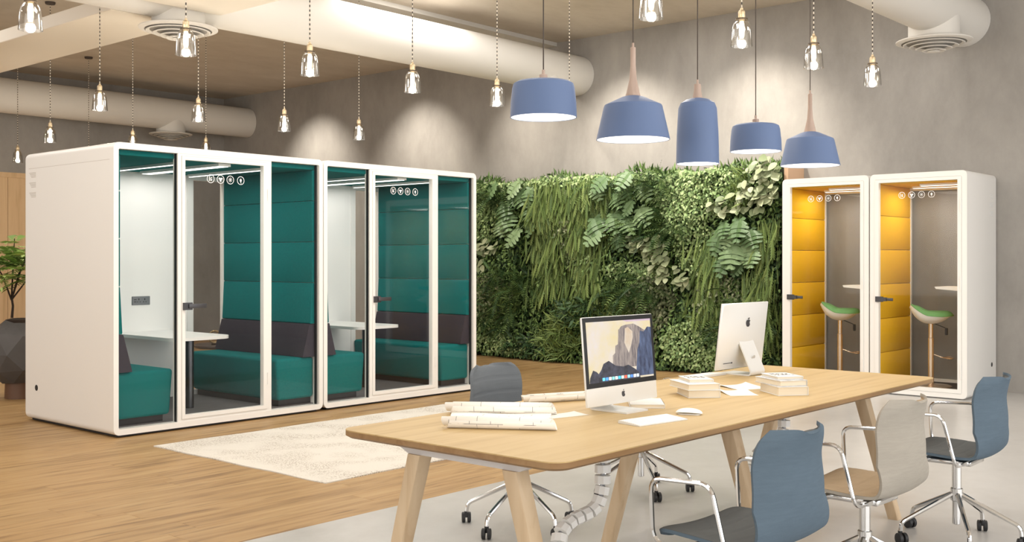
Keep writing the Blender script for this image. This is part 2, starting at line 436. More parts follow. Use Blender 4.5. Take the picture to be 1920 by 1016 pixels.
# ------------------------------------------------------------------ meeting pods
M_VENT = mat('vent_grey', srgb(205,200,192), 0.7)
def icon_set(parent, xs, z, r, yf, flip=1):
    # four line icons printed on the door glass, in the plane y = yf ; x grows along local x
    def put(name, mb): return mb.build(name, M_ICON, parent, 0)
    for k, x in enumerate(xs):
        mb = MB(); a, b = yf-0.0016, yf-0.0004
        mb.ring(circ(x,z,r,28), circ(x,z,r*0.88,28), 'y', a, b)
        s = r*0.52*flip; q = abs(s)
        if k == 0:
            mb.prism([(x-0.75*s,z-q),(x-0.45*s,z-q),(x-0.45*s,z+q),(x-0.75*s,z+q)], 'y', a, b)
            mb.prism([(x-0.25*s,z),(x+0.55*s,z+0.85*q),(x+0.8*s,z+0.7*q),(x+0.1*s,z-0.05*q)], 'y', a, b)
            mb.prism(circ(x+0.3*s, z-0.5*q, 0.4*q, 14), 'y', a, b)
        elif k == 1:
            for j in range(3):
                an = PI/2+PI+j*2*PI/3
                mb.prism(circ(x+0.62*q*math.cos(an), z+0.62*q*math.sin(an), 0.45*q, 14), 'y', a, b)
            mb.prism(circ(x, z, 0.3*q, 12), 'y', a, b)
        elif k == 2:
            mb.prism(circ(x, z, 0.36*q, 14), 'y', a, b)
            for j in range(8):
                an = j*PI/4; c, d = math.cos(an), math.sin(an); w_ = 0.09*q
                mb.prism([(x+0.55*q*c-w_*d, z+0.55*q*d+w_*c),(x+0.55*q*c+w_*d, z+0.55*q*d-w_*c),(x+1.05*q*c+w_*d, z+1.05*q*d-w_*c),(x+1.05*q*c-w_*d, z+1.05*q*d+w_*c)], 'y', a, b)
        else:
            mb.prism([(x-0.5*s,z+0.5*q),(x+0.5*s,z+0.5*q),(x+0.5*s,z-0.2*q),(x+0.2*s,z-0.6*q),(x-0.2*s,z-0.6*q),(x-0.5*s,z-0.2*q)], 'y', a, b)
            mb.prism([(x-0.3*s,z+0.5*q),(x-0.15*s,z+0.5*q),(x-0.15*s,z+0.95*q),(x-0.3*s,z+0.95*q)], 'y', a, b)
            mb.prism([(x+0.15*s,z+0.5*q),(x+0.3*s,z+0.5*q),(x+0.3*s,z+0.95*q),(x+0.15*s,z+0.95*q)], 'y', a, b)
            mb.tube([(x,(a+b)/2,z-0.6*q),(x+0.02*s,(a+b)/2,z-0.95*q),(x+0.25*s,(a+b)/2,z-1.35*q)], 0.09*q, 6)
        put('icon', mb)
PW, PD, PH = 2.048, 1.523, 2.3
def make_pod(x0, label, legroom):
    t = thing('meeting_pod', label, 'pod', (x0, 7.786, 0), 0, 'white meeting pods with teal interiors')
    # shell: rounded tube open at front and back, wall 45 mm
    sh = MB(); outer = rrect(0, PW, 0.02, PH, 0.05, 6); inner = rrect(0.042, PW-0.042, 0.066, PH-0.05, 0.012, 6)
    sh.ring(outer, inner, 'y', 0.0, PD-0.03)
    # softened back rim
    o2 = rrect(0.03, PW-0.03, 0.05, PH-0.03, 0.045, 6)
    sh.ring(outer, inner, 'y', PD-0.0301, PD-0.03)
    n = len(outer); va = [(u,PD-0.03,v) for u,v in outer]; vb = [(u,PD-0.009,v) for u,v in rrect(0.009,PW-0.009,0.029,PH-0.009,0.048,6)]; vc = [(u,PD,v) for u,v in o2]; vd = [(u,PD,v) for u,v in inner]; ve = [(u,PD-0.03,v) for u,v in inner]
    fs = []
    for k in range(4):
        for i in range(n): fs.append((k*n+i, k*n+(i+1)%n, (k+1)*n+(i+1)%n, (k+1)*n+i))
    sh.add(va+vb+vc+vd+ve, fs)
    sh.build('shell', M_WHITE, t, 30)
    # front mullions
    MB().box(0.559,0.592,0.004,0.075,0.066,2.25).build('mullion', M_WHITE, t, 0)
    MB().box(1.430,1.479,0.004,0.075,0.066,2.25).build('mullion', M_WHITE, t, 0)
    for za, zb in ((2.234,2.25),(0.066,0.085)): MB().box(0.592,1.430,0.004,0.075,za,zb).build('door_jamb', M_WHITE, t, 0)
    for a, b in ((0.042,0.559),(1.479,1.993)):
        pa = MB().box(a+0.001,b-0.001,0.034,0.042,0.067,2.249).build('side_pane', M_GLASS, t, 0)
    for gx in (0.5545, 1.988): MB().box(gx,gx+0.004,0.02,0.05,0.067,2.249).build('pane_gasket', M_DARK, t, 0)
    d = MB().ring([(0.594,0.087),(1.428,0.087),(1.428,2.232),(0.594,2.232)], [(0.623,0.117),(1.392,0.117),(1.392,2.202),(0.623,2.202)], 'y', -0.004, 0.045).build('door', M_WHITE, t, 0)
    MB().box(0.624,1.391,0.014,0.024,0.118,2.201).build('door_glass', M_GLASS, d, 0)
    MB().box(0.60,0.68,-0.022,-0.004,0.975,1.035).rbox(0.64,0.805,-0.036,-0.020,0.988,1.024,0.004,2).build('door_handle', M_HANDLE, d)
    for z in (0.35, 1.95): MB().tube([(1.436,-0.006,z-0.05),(1.436,-0.006,z+0.05)], 0.007, 8).build('hinge', M_WHITE, d)
    icon_set(d, (0.872,0.968,1.064,1.168), 2.062, 0.036, 0.014)
    # interior
    MB().box(0.043,PW-0.043,0.08,PD-0.03,0.0665,0.072).build('carpet', M_CARPET, t, 0)
    MB().rbox(0.043,PW-0.043,0.06,PD-0.03,2.205,2.249,0.012,2).build('ceiling_panel', M_TEAL, t)
    tops = [0.80, 1.175, 1.55, 1.925, 2.205]
    for side in (0, 1):
        for i in range(4):
            z0, z1 = tops[i]+0.002, tops[i+1]-0.002
            pr = [(0.043,z0),(0.09 if i else 0.105,z0),(0.082,z0+0.006) if False else (0.083 if i else 0.102,z0+0.012),(0.083,z1-0.012),(0.079,z1),(0.043,z1)]
            pr = [(0.043,z0),(0.078+(0.02 if i==0 else 0),z0),(0.083+(0.02 if i==0 else 0),z0+0.008),(0.083,z1-0.008),(0.078,z1),(0.043,z1)]
            if side: pr = [(PW-u,v) for u,v in pr]
            MB().prism(pr, 'y', 0.055, PD-0.075).build('acoustic_panel', M_TEAL, t)
        pr = [(0.043,0.50),(0.185,0.50),(0.187,0.507),(0.112,0.792),(0.104,0.798),(0.043,0.798)]
        if side: pr = [(PW-u,v) for u,v in pr]
        MB().prism(pr, 'y', 0.055, PD-0.075).build('back_cushion', M_CHAR, t)
    # back: white panel on the left, glass on the right
    MB().box(0.043,1.548,PD-0.075,PD-0.03,0.073,2.204).build('back_panel', M_WHITE2, t, 0)
    MB().box(1.549,1.612,PD-0.085,PD-0.02,0.073,2.204).box(1.956,PW-0.043,PD-0.072,PD-0.02,0.073,2.204).box(1.612,1.956,PD-0.072,PD-0.02,0.073,0.12).box(1.612,1.956,PD-0.072,PD-0.02,2.16,2.204).build('back_frame', M_WHITE, t, 0)
    MB().box(1.613,1.955,PD-0.05,PD-0.042,0.121,2.159).build('back_pane', M_GLASS, t, 0)
    for x, wd, ya, yb in ((0.70,0.022,0.16,1.36),(1.06,0.06,0.09,1.36),(1.52,0.022,0.16,1.36)):
        lb = MB().box(x-wd,x+wd,ya,yb,2.181,2.204).build('light_bar', M_WHITE, t, 0)
        MB().box(x-wd*0.7,x+wd*0.7,ya+0.01,yb-0.01,2.178,2.1805).build('diffuser', M_LED, lb, 0)
    # socket plate
    so = MB().rbox(0.966,1.151,PD-0.083,PD-0.075,0.962,1.044,0.003,1).build('power_socket', M_METAL, t)
    for x in (1.035, 1.095):
        MB().prism(circ(x-0.012,0.992,0.0045,8),'y',PD-0.0845,PD-0.083).prism(circ(x+0.012,0.992,0.0045,8),'y',PD-0.0845,PD-0.083).prism([(x-0.004,1.008),(x+0.004,1.008),(x+0.004,1.024),(x-0.004,1.024)],'y',PD-0.0845,PD-0.083).build('outlet', M_DARK, so, 0)
    MB().box(0.985,1.01,PD-0.0845,PD-0.083,0.99,0.996).box(0.985,1.01,PD-0.0845,PD-0.083,1.010,1.016).build('usb_port', M_DARK, so, 0)
    # side face details: seam, vents, cable hole
    MB().box(-0.0008,0.0005,0.06,PD-0.09,2.165,2.168).build('seam', M_VENT, t, 0)
    for k in range(3): 
        v_ = MB()
        for j in range(4): v_.box(-0.001,0.0005,1.30,1.42-j*0.012,2.125-k*0.085-j*0.012,2.131-k*0.085-j*0.012)
        v_.build('vent', M_VENT, t, 0)
    MB().add(*(lambda p: ([(-0.002,1.289+u,0.295+v) for u,v in p]+[(0.001,1.289+u,0.295+v) for u,v in p], [tuple(range(10)),tuple(range(19,9,-1))]+[(i,(i+1)%10,10+(i+1)%10,10+i) for i in range(10)]))(circ(0,0,0.026,10))).build('cable_hole', M_DARK, t, 0)
    for x, yy in ((0.12,0.12),(PW-0.12,0.12),(0.12,PD-0.12),(PW-0.12,PD-0.12)):
        MB().lathe([(0.05,0.0),(0.05,0.0205)], 16, (x,yy,0)).build('foot', M_DARK, t)
    MB().box(0.05,PW-0.05,0.03,PD-0.05,0.004,0.0205).build('base_frame', M_DARK, t, 0)
    a = area('pod_light', (x0+1.05, 7.786+0.76, 2.17), (0,0,0), 1.0, 1.1, 9, (1.0,0.96,0.9)); a.parent = None
    return t
pod1 = make_pod(4.236, 'white meeting pod with teal interior, nearest the potted plant', 0)
pod2 = make_pod(6.294, 'white meeting pod with teal interior, beside the plant wall', 0)

def bench(x0, x1, side, label):
    t = thing('upholstered_bench', label, 'bench', ((x0+x1)/2, 7.86, 0.073), 0, 'teal benches in the pods')
    hw = (x1-x0)/2
    b = MB(); b.rbox(-hw, hw, 0.0, 1.36, 0.055, 0.425, 0.03, 4)
    b.v = [(x*(1.0+0.0) + (0.03 if side < 0 else -0.03)*(-(z-0.425)/0.37)*(-1 if (x>0)==(side<0) else 0)*1.0, y, z) for x, y, z in b.v]
    b.build('seat', M_TEAL, t)
    MB().box(-hw+(0.0 if side<0 else 0.07), hw-(0.07 if side<0 else 0.0), 0.05, 1.34, 0.0, 0.06).build('plinth', M_PLINTH, t, 0)
bench(4.282, 4.80, -1, 'teal upholstered bench at the far left end of the first pod')
bench(5.81, 6.238, 1, 'teal upholstered bench on the right of the first pod, under the wider teal wall')
bench(6.340, 6.858, -1, 'teal upholstered bench on the left of the second pod, right of the pod joint')
bench(7.868, 8.296, 1, 'teal upholstered bench on the right of the pod beside the plant wall')
def pod_table(x, label):
    t = thing('pod_table', label, 'table', (x, 8.43, 0.073), 0, 'white pod tables')
    poly = [(-0.30,0.80)] + [(-0.30+0.12-0.12*math.cos(a), -0.24-0.12*math.sin(a)+0.12) for a in [k*PI/2/6 for k in range(7)]] + [(0.30-0.12+0.12*math.sin(a), -0.24-0.12*math.cos(a)+0.12) for a in [k*PI/2/6 for k in range(7)]] + [(0.30,0.80)]
    MB().prism(poly, 'z', 0.612, 0.640).build('tabletop', M_WHITE2, t)
    MB().lathe([(0.038,0.0),(0.038,0.612)], 24).build('leg', M_GUN, t)
    MB().lathe([(0.10,0.602),(0.10,0.6119)], 24).build('mounting_plate', M_GUN, t)
pod_table(5.305, 'white table on a dark steel leg in the pod nearest the potted plant')
pod_table(7.363, 'white table on a dark leg in the pod beside the plant wall')

# ------------------------------------------------------------------ phone booths
BW, BD_, BH = 0.98, 0.937, 2.27
def make_booth(y0, label):
    # local x runs along world -Y seen from the front (left to right in the picture), local y into the booth (world +X)
    t = thing('phone_booth', label, 'booth', (10.903, y0+BW, 0), -PI/2, 'white phone booths with yellow interiors')
    sh = MB(); outer = rrect(0, BW, 0.012, BH, 0.045, 6); inner = rrect(0.05, BW-0.05, 0.06, BH-0.055, 0.012, 6); n = len(outer)
    va = [(u,0.0,v) for u,v in inner]; vb = [(u,0.0,v) for u,v in outer]; vc = [(u,BD_-0.04,v) for u,v in outer]; vd = [(u,BD_-0.012,v) for u,v in rrect(0.012,BW-0.012,0.024,BH-0.012,0.045,6)]; ve = [(u,BD_,v) for u,v in rrect(0.04,BW-0.04,0.052,BH-0.04,0.03,6)]; vf = [(u,BD_,v) for u,v in inner]
    fs = []
    for k in range(6):
        for i in range(n): fs.append((k*n+i, k*n+(i+1)%n, ((k+1)%6)*n+(i+1)%n, ((k+1)%6)*n+i))
    sh.add(va+vb+vc+vd+ve+vf, fs).build('shell', M_WHITE, t, 30)
    d = MB().ring([(0.052,0.062),(BW-0.052,0.062),(BW-0.052,2.213),(0.052,2.213)], [(0.093,0.10),(0.889,0.10),(0.889,2.18),(0.093,2.18)], 'y', -0.004, 0.045).build('door', M_WHITE, t, 0)
    MB().box(0.094,0.888,0.014,0.024,0.101,2.179).build('door_glass', M_GLASS, d, 0)
    MB().box(0.065,0.145,-0.024,-0.004,0.95,1.005).box(0.09,0.19,-0.036,-0.022,0.958,0.997).rbox(0.18,0.255,-0.036,-0.022,0.962,0.992,0.004,2).build('door_handle', M_HANDLE, d)
    for z in (0.28, 1.15, 1.92): MB().tube([(BW-0.058,-0.006,z-0.07),(BW-0.058,-0.006,z+0.07)], 0.008, 8).build('hinge', M_WHITE, d)
    icon_set(d, (0.33,0.43,0.53,0.63), 2.045, 0.034, 0.014)
    MB().box(0.051,BW-0.051,0.06,BD_-0.03,0.0605,0.066).build('carpet', mat('brown_carpet', srgb(62,50,44), 0.95), t, 0)
    MB().box(0.051,BW-0.051,0.06,BD_-0.03,2.17,2.214).build('ceiling_panel', M_YEL, t, 0)
    tops = [0.067, 0.415, 0.770, 1.131, 1.490, 1.845, 2.169]
    for side in (0, 1):
        for i in range(6):
            z0, z1 = tops[i]+0.002, tops[i+1]-0.002
            pr = [(0.051,z0),(0.083,z0),(0.088,z0+0.008),(0.088,z1-0.008),(0.083,z1),(0.051,z1)]
            if side: pr = [(BW-u,v) for u,v in pr]
            MB().prism(pr, 'y', 0.055, BD_-0.06).build('acoustic_panel', M_YEL, t)
    MB().ring([(0.051,0.067),(BW-0.051,0.067),(BW-0.051,2.169),(0.051,2.169)], [(0.095,0.10),(BW-0.095,0.10),(BW-0.095,2.14),(0.095,2.14)], 'y', BD_-0.058, BD_-0.02).build('back_frame', M_WHITE, t, 0)
    MB().box(0.096,BW-0.096,BD_-0.044,BD_-0.036,0.101,2.139).build('back_pane', M_GLASS, t, 0)
    for yy, xa, xb in ((0.28,0.42,0.90),(0.60,0.22,0.70)):
        lb = MB().box(xa,xb,yy-0.02,yy+0.02,2.148,2.169).build('light_bar', M_WHITE, t, 0)
        MB().box(xa+0.01,xb-0.01,yy-0.014,yy+0.014,2.145,2.1475).build('diffuser', M_LED, lb, 0)
    pr = [(BW-0.089,1.06),(0.56,1.085),(0.545,1.107),(BW-0.089,1.107)]
    MB().prism(pr, 'y', 0.33, 0.72).build('shelf', M_WHITE2, t, 0)
    for k in range(3):
        v_ = MB()
        for j in range(4): v_.box(BW-0.0005,BW+0.001,0.70,0.80,2.06-k*0.09-j*0.013,2.066-k*0.09-j*0.013)
        v_.build('vent', mat('vent_pale', srgb(222,222,220), 0.7), t, 0)
    hp = circ(0,0,0.024,10)
    MB().add([(BW+0.0015,0.76+u,0.30+v) for u,v in hp]+[(BW-0.001,0.76+u,0.30+v) for u,v in hp], [tuple(range(10)),tuple(range(19,9,-1))]+[(i,(i+1)%10,10+(i+1)%10,10+i) for i in range(10)]).build('cable_hole', M_DARK, t, 0)
    MB().box(0.03,BW-0.03,0.03,BD_-0.03,0.0,0.0125).build('base_frame', mat('grey_base', srgb(150,148,145), 0.7), t, 0)
    area('booth_light', (10.903+0.45, y0+BW/2, 2.135), (0,0,0), 0.45, 0.5, 6, (1.0,0.95,0.88))
    return t
make_booth(3.582, 'white phone booth with yellow lining at the far right, next to the bare wall')
make_booth(4.577, 'white phone booth with yellow lining touching the right end of the plant wall')

M_GREEN = mat('green_seat_fabric', srgb(104,158,98), 0.85, var=0.06, vscale=(50,50,50), bump=0.05, bscale=300)
M_ROSE = mat('rose_gold_steel', srgb(222,202,180), 0.26, 0.75)
def bar_stool(x, y, rz, label):
    t = thing('bar_stool', label, 'stool', (x, y, 0.0665), rz, 'green bar stools in the booths')
    MB().lathe([(0.0,0.0),(0.205,0.0),(0.205,0.006),(0.19,0.012),(0.05,0.020),(0.03,0.032),(0.0,0.032)], 40).build('base_plate', M_ROSE, t)
    MB().lathe([(0.0,0.02),(0.030,0.02),(0.030,0.50),(0.024,0.505),(0.024,0.655),(0.05,0.67),(0.05,0.69),(0.0,0.69)], 24).build('column', M_ROSE, t)
    MB().tube(fillet([(0.0,0.028,0.33),(0.0,0.11,0.30),(0.13,0.19,0.30),(0.0,0.22,0.30),(-0.13,0.19,0.30),(0.0,0.11,0.30)], 0.05), 0.008, 8).build('footrest', M_ROSE, t)
    MB().tube([(0.0,0.03,0.655),(0.0,0.14,0.61)], 0.005, 6).rbox(-0.012,0.012,0.135,0.165,0.535,0.61,0.008,2).build('lever', M_DARK, t)
    # saddle seat, front toward +y, low back rising at -y
    def prof(u, v):
        yy = -0.19+0.41*v
        e = 1-(2*v-1)**2
        hw = 0.05+0.17*(max(0,e))**0.42
        zz = 0.745+0.085*max(0,(0.40-v)/0.40)**1.5 - 0.010*math.sin(v*PI)
        return (u*hw, yy, zz+0.03*(abs(u)**2.2)*max(0,0.75-v))
    MB().sheet(prof, 18, 28, -0.006, lambda u, v: 0.046*max(0.0,1-abs(u)**6)*max(0.0,1-abs(2*v-1)**8)+0.002).build('cushion', M_GREEN, t)
    def prof2(u, v):
        x_, y_, z_ = prof(u, v); return (x_*0.96, y_*0.97, z_-0.006)
    def deep(u, v): return -0.004-0.075*max(0,1-u*u)**0.7*max(0,1-abs(2*v-0.85)**2.4)
    MB().sheet(prof2, 18, 28, deep, 0.0).build('seat_shell', M_WHITE2, t)
bar_stool(11.34, 4.09, math.radians(200), 'bar stool with green saddle seat in the far right booth')
bar_stool(11.34, 5.085, math.radians(200), 'bar stool with green saddle seat in the booth by the plant wall')

# ------------------------------------------------------------------ rug
m = bpy.data.materials.new('cream_wool_rug'); m.use_nodes = True; N, L = nodes_of(m); p = N['Principled BSDF']
tc = N.new('ShaderNodeTexCoord')
n1 = N.new('ShaderNodeTexNoise'); n1.inputs['Scale'].default_value = 3.2; n1.inputs['Detail'].default_value = 3
n2 = N.new('ShaderNodeTexNoise'); n2.inputs['Scale'].default_value = 95; n2.inputs['Detail'].default_value = 2
L.new(tc.outputs['Object'], n1.inputs[0]); L.new(tc.outputs['Object'], n2.inputs[0])
c1 = N.new('ShaderNodeValToRGB'); c1.color_ramp.elements[0].position = 0.42; c1.color_ramp.elements[1].position = 0.60
mu = N.new('ShaderNodeMath'); mu.operation = 'MULTIPLY'; c2 = N.new('ShaderNodeValToRGB'); c2.color_ramp.elements[0].position = 0.50; c2.color_ramp.elements[1].position = 0.62
L.new(n1.outputs['Fac'], c1.inputs[0]); L.new(n2.outputs['Fac'], c2.inputs[0]); L.new(c1.outputs[0], mu.inputs[0]); L.new(c2.outputs[0], mu.inputs[1])
mx = N.new('ShaderNodeMix'); mx.data_type = 'RGBA'; mx.inputs[6].default_value = srgb(218,213,204); mx.inputs[7].default_value = srgb(168,157,143)
L.new(mu.outputs[0], mx.inputs[0]); L.new(mx.outputs[2], p.inputs['Base Color']); p.inputs['Roughness'].default_value = 0.95
b = N.new('ShaderNodeBump'); b.inputs['Strength'].default_value = 0.5; b.inputs['Distance'].default_value = 0.01
L.new(n2.outputs['Fac'], b.inputs['Height']); L.new(b.outputs[0], p.inputs['Normal'])
rug = MB()
def rugf(u, v): 
    x = 4.25+3.29*v; y = 6.245+1.0*u
    return (x+0.006*math.sin(y*9), y+0.006*math.sin(x*7), 0.004+0.0025*(1+math.sin(x*3.1+y*2))*0.5)
rug.sheet(rugf, 30, 60, -0.0025, 0.006)
tag(rug.build('rug', m), 'cream woven rug lying on the oak floor before the pods', 'rug')

# ------------------------------------------------------------------ conference table
TX0, TX1, TY0, TY1, TZ = 2.655, 5.985, 2.125, 3.20, 0.74
t = thing('conference_table', 'long pale oak conference table with six splayed wooden legs', 'table', (0,0,0))
out = rrect(TX0, TX1, TY0, TY1, 0.07, 8); inn = rrect(TX0+0.016, TX1-0.016, TY0+0.016, TY1-0.016, 0.06, 8)
n = len(out)
MB().add([(u,v,TZ) for u,v in out]+[(u,v,TZ-0.004) for u,v in out], [tuple(range(n)), tuple(range(2*n-1,n-1,-1))]+[(i,n+i,n+(i+1)%n,(i+1)%n) for i in range(n)]).build('tabletop', M_TABLEWOOD, t, 0)
MB().add([(u,v,TZ-0.0041) for u,v in out]+[(u,v,TZ-0.022) for u,v in out]+[(u,v,TZ-0.032) for u,v in inn],
         [(i,n+i,n+(i+1)%n,(i+1)%n) for i in range(n)]+[(n+i,2*n+i,2*n+(i+1)%n,n+(i+1)%n) for i in range(n)]+[tuple(range(3*n-1,2*n-1,-1)), tuple(range(n))]).build('table_edge', M_TABLEEDGE, t, 40)
M_STEELW = mat('pale_grey_steel', srgb(206,202,200), 0.45)
for X in (2.80, 4.25, 5.68):
    ra = MB().prism([(2.29,0.707),(3.04,0.707),(2.94,0.662),(2.39,0.662)], 'x', X-0.025, X+0.025).build('cross_rail', M_STEELW, t, 0)
    for sgn in (-1, 1):
        ytop, ybot = 2.665+sgn*0.235, 2.665+sgn*0.425
        a, bb = 0.034, 0.030
        vs_ = []
        for (zz, yc, s_) in ((0.0, ybot, 0.85), (0.662, ytop, 1.0)):
            q = rrect(-0.036*s_, 0.036*s_, -0.034*s_, 0.034*s_, 0.009, 2)
            vs_ += [(X+u, yc+v, zz) for u, v in q]
        k = len(vs_)//2
        MB().add(vs_, [tuple(range(k-1,-1,-1)), tuple(range(k,2*k))]+[(i,(i+1)%k,k+(i+1)%k,k+i) for i in range(k)]).build('leg', M_LEGWOOD, t, 40)
for yy in (2.45, 2.88): MB().box(2.83, 5.65, yy-0.02, yy+0.02, 0.675, 0.707).build('side_rail', M_STEELW, t, 0)

def cable_spine(pts, label):
    root = thing('cable_spine', label, 'cable duct', (pts[0][0], pts[0][1], 0.0), 0, 'white segmented cable spines')
    P = [Vector(q) for q in crom(pts, 12)]
    # resample at 43 mm
    segs = [P[0]]; acc = 0
    for a_, b_ in zip(P[:-1], P[1:]):
        while True:
            dd = (b_-segs[-1]).length
            if dd < 0.043: break
            segs.append(segs[-1]+(b_-segs[-1]).normalized()*0.043)
    mbm = MB(); q = [(-0.030,-0.012),(-0.012,-0.026),(0.012,-0.026),(0.030,-0.012),(0.030,0.012),(0.012,0.026),(-0.012,0.026),(-0.030,0.012)]
    mbm.prism(q, 'z', -0.0165, 0.0155)
    me = mbm.mesh('vertebra', M_WHITE2, 0)
    ck = MB().lathe([(0.010,-0.0245),(0.010,0.0245)], 8).mesh('spine_core', M_METAL)
    for i in range(len(segs)-1):
        a_, b_ = segs[i], segs[i+1]
        for nm, mm in (('vertebra', me), ('spine_core', ck)):
            o = bpy.data.objects.new(nm, mm); C.objects.link(o); o.parent = root
            o.location = (a_+b_)/2 - Vector(root.location)
            o.rotation_euler = (b_-a_).to_track_quat('-Z', 'Y').to_euler()
cable_spine([(3.485,2.56,0.70),(3.485,2.56,0.56),(3.480,2.56,0.46),(3.44,2.57,0.39),(3.33,2.60,0.36),(3.25,2.60,0.31),(3.235,2.57,0.22),(3.235,2.57,0.03)], 'white segmented cable spine hanging under the near half of the table')
cable_spine([(5.06,2.57,0.70),(5.06,2.57,0.58),(5.055,2.575,0.49),(5.02,2.62,0.44),(4.975,2.675,0.40),(4.955,2.69,0.32),(4.955,2.69,0.20),(4.955,2.69,0.03)], 'white segmented cable spine hanging under the far half of the table')

# ------------------------------------------------------------------ swivel chairs
def fabric(name, c):
    return mat(name, c, 0.92, var=0.05, vscale=(14,14,120), bump=0.10, bscale=300, spec=0.12)
CP = crom([(0.225,0.425),(0.20,0.448),(0.08,0.448),(-0.08,0.440),(-0.16,0.452),(-0.205,0.52),(-0.212,0.62),(-0.205,0.72),(-0.222,0.80),(-0.235,0.822)], 6)
acc = [0.0]
for a_, b_ in zip(CP[:-1], CP[1:]): acc.append(acc[-1]+math.hypot(a_[0]-b_[0], a_[1]-b_[1]))
acc = [x/acc[-1] for x in acc]
def cpt(v):
    for i in range(len(acc)-1):
        if v <= acc[i+1] or i == len(acc)-2:
            k = (v-acc[i])/(acc[i+1]-acc[i]); return (CP[i][0]+(CP[i+1][0]-CP[i][0])*k, CP[i][1]+(CP[i+1][1]-CP[i][1])*k)
def shellf(u, v):
    y_, z_ = cpt(v)
    hw = 0.225 + 0.012*math.sin(PI*min(1,v/0.5)) - 0.02*max(0,(v-0.55)/0.45)
    e = 0.045; e2 = 0.085
    if v < e: hw *= 0.86+0.14*math.sqrt(max(0,1-(1-v/e)**2))
    if v > 1-e2: hw *= 0.72+0.28*math.sqrt(max(0,1-((v-1+e2)/e2)**2))
    bk = max(0.0, min(1.0, (v-0.48)/0.2))
    return (u*hw, y_+0.064*bk*abs(u)**2.1, z_+0.016*(1-bk)*u*u)
def inner_t(u, v):
    g = 0.010
    k = (v*11.0) % 1.0
    if v > 0.06: g -= 0.0035*math.exp(-((min(k,1-k))/0.06)**2)
    return g*(1-abs(u)**10*0.8)
def make_chair(loc, rz, label, outer, pad, srot=0.0):
    t = thing('swivel_chair', label, 'chair', loc, rz, 'swivel chairs around the table')
    # sheet normal: du x dv ; du=+x, dv runs from front edge to the back top -> normal points down/behind
    MB().sheet(shellf, 22, 66, 0.0, 0.012).build('shell', outer, t, 60)
    MB().sheet(shellf, 22, 99, lambda u, v: -inner_t(u, v), -0.0002).build('pad', pad, t, 60)
    MB().rbox(-0.10,0.10,-0.10,0.13,0.392,0.416,0.006,2).box(-0.012,0.012,-0.02,0.02,0.41,0.43).box(-0.16,0.16,0.09,0.12,0.402,0.418).box(-0.16,0.16,-0.09,-0.06,0.402,0.42).build('seat_mechanism', M_CHROME, t)
    for s in (-1, 1):
        x = 0.262*s
        pts = fillet([(0.15*s,0.105,0.405),(x,0.13,0.405),(x,0.215,0.43),(x,0.225,0.640),(x,-0.02,0.652),(x,-0.080,0.43),(x-0.05*s,-0.075,0.408),(0.15*s,-0.068,0.405)], 0.045)
        MB().tube(pts, 0.0085, 8).build('armrest', M_CHROME, t)
    MB().lathe([(0.022,0.25),(0.022,0.395)], 16).build('column', M_CHROME, t)
    MB().lathe([(0.014,0.085),(0.020,0.09),(0.020,0.20),(0.029,0.205),(0.029,0.262),(0.024,0.266),(0.0,0.266)], 16).build('hub', M_CHROME, t)
    for k in range(5):
        a_ = srot+2*PI*k/5; c_, s_ = math.cos(a_), math.sin(a_)
        pts = fillet([(0.02*c_,0.02*s_,0.235),(0.285*c_,0.285*s_,0.105),(0.292*c_,0.292*s_,0.055)], 0.03)
        lg = MB().tube(pts, [0.0125]+[0.0105]*(len(pts)-1), 8).build('star_leg', M_CHROME, t)
        cb = MB(); ph = a_+k*1.7; cx, cy = 0.292*c_+0.012*math.cos(ph), 0.292*s_+0.012*math.sin(ph)
        ax = Vector((math.cos(ph+PI/2), math.sin(ph+PI/2), 0))
        for sd in (-1, 1):
            o0 = Vector((cx,cy,0.0275))+ax*0.006*sd; o1 = Vector((cx,cy,0.0275))+ax*0.024*sd
            cb.tube([o0, o0+(o1-o0)*0.85, o1], [0.0272,0.0272,0.022], 18)
        cb.tube([(0.292*c_,0.292*s_,0.03),(0.292*c_,0.292*s_,0.062)], 0.011, 10)
        cb.build('caster', M_DARK, lg)
    return t
F_BLUE = fabric('slate_blue_fabric', srgb(92,107,120)); F_GREY = fabric('dark_grey_fabric', srgb(96,98,98)); F_TAUPE = fabric('taupe_fabric', srgb(164,158,148)); F_TAN = fabric('tan_fabric', srgb(164,144,118)); F_MID = fabric('mid_grey_fabric', srgb(112,117,122))
make_chair((3.33,1.82,0), math.radians(-4), 'slate blue swivel chair nearest the viewer, bottom centre right', F_BLUE, F_GREY, 0.5)
make_chair((4.32,1.83,0), math.radians(-2), 'taupe swivel chair between the two slate blue chairs', F_TAUPE, F_TAN, 0.9)
make_chair((5.42,1.83,0), 0.0, 'slate blue swivel chair at the far right edge, before the phone booths', F_BLUE, F_GREY, 1.15)
make_chair((4.23,3.64,0), PI+math.radians(4), 'grey swivel chair on the rug side of the table, behind the paper rolls', F_MID, F_MID, 1.3)
make_chair((5.37,3.66,0), PI, 'grey swivel chair hidden behind the lit computer, only its star base shows', F_MID, F_MID, 0.9)

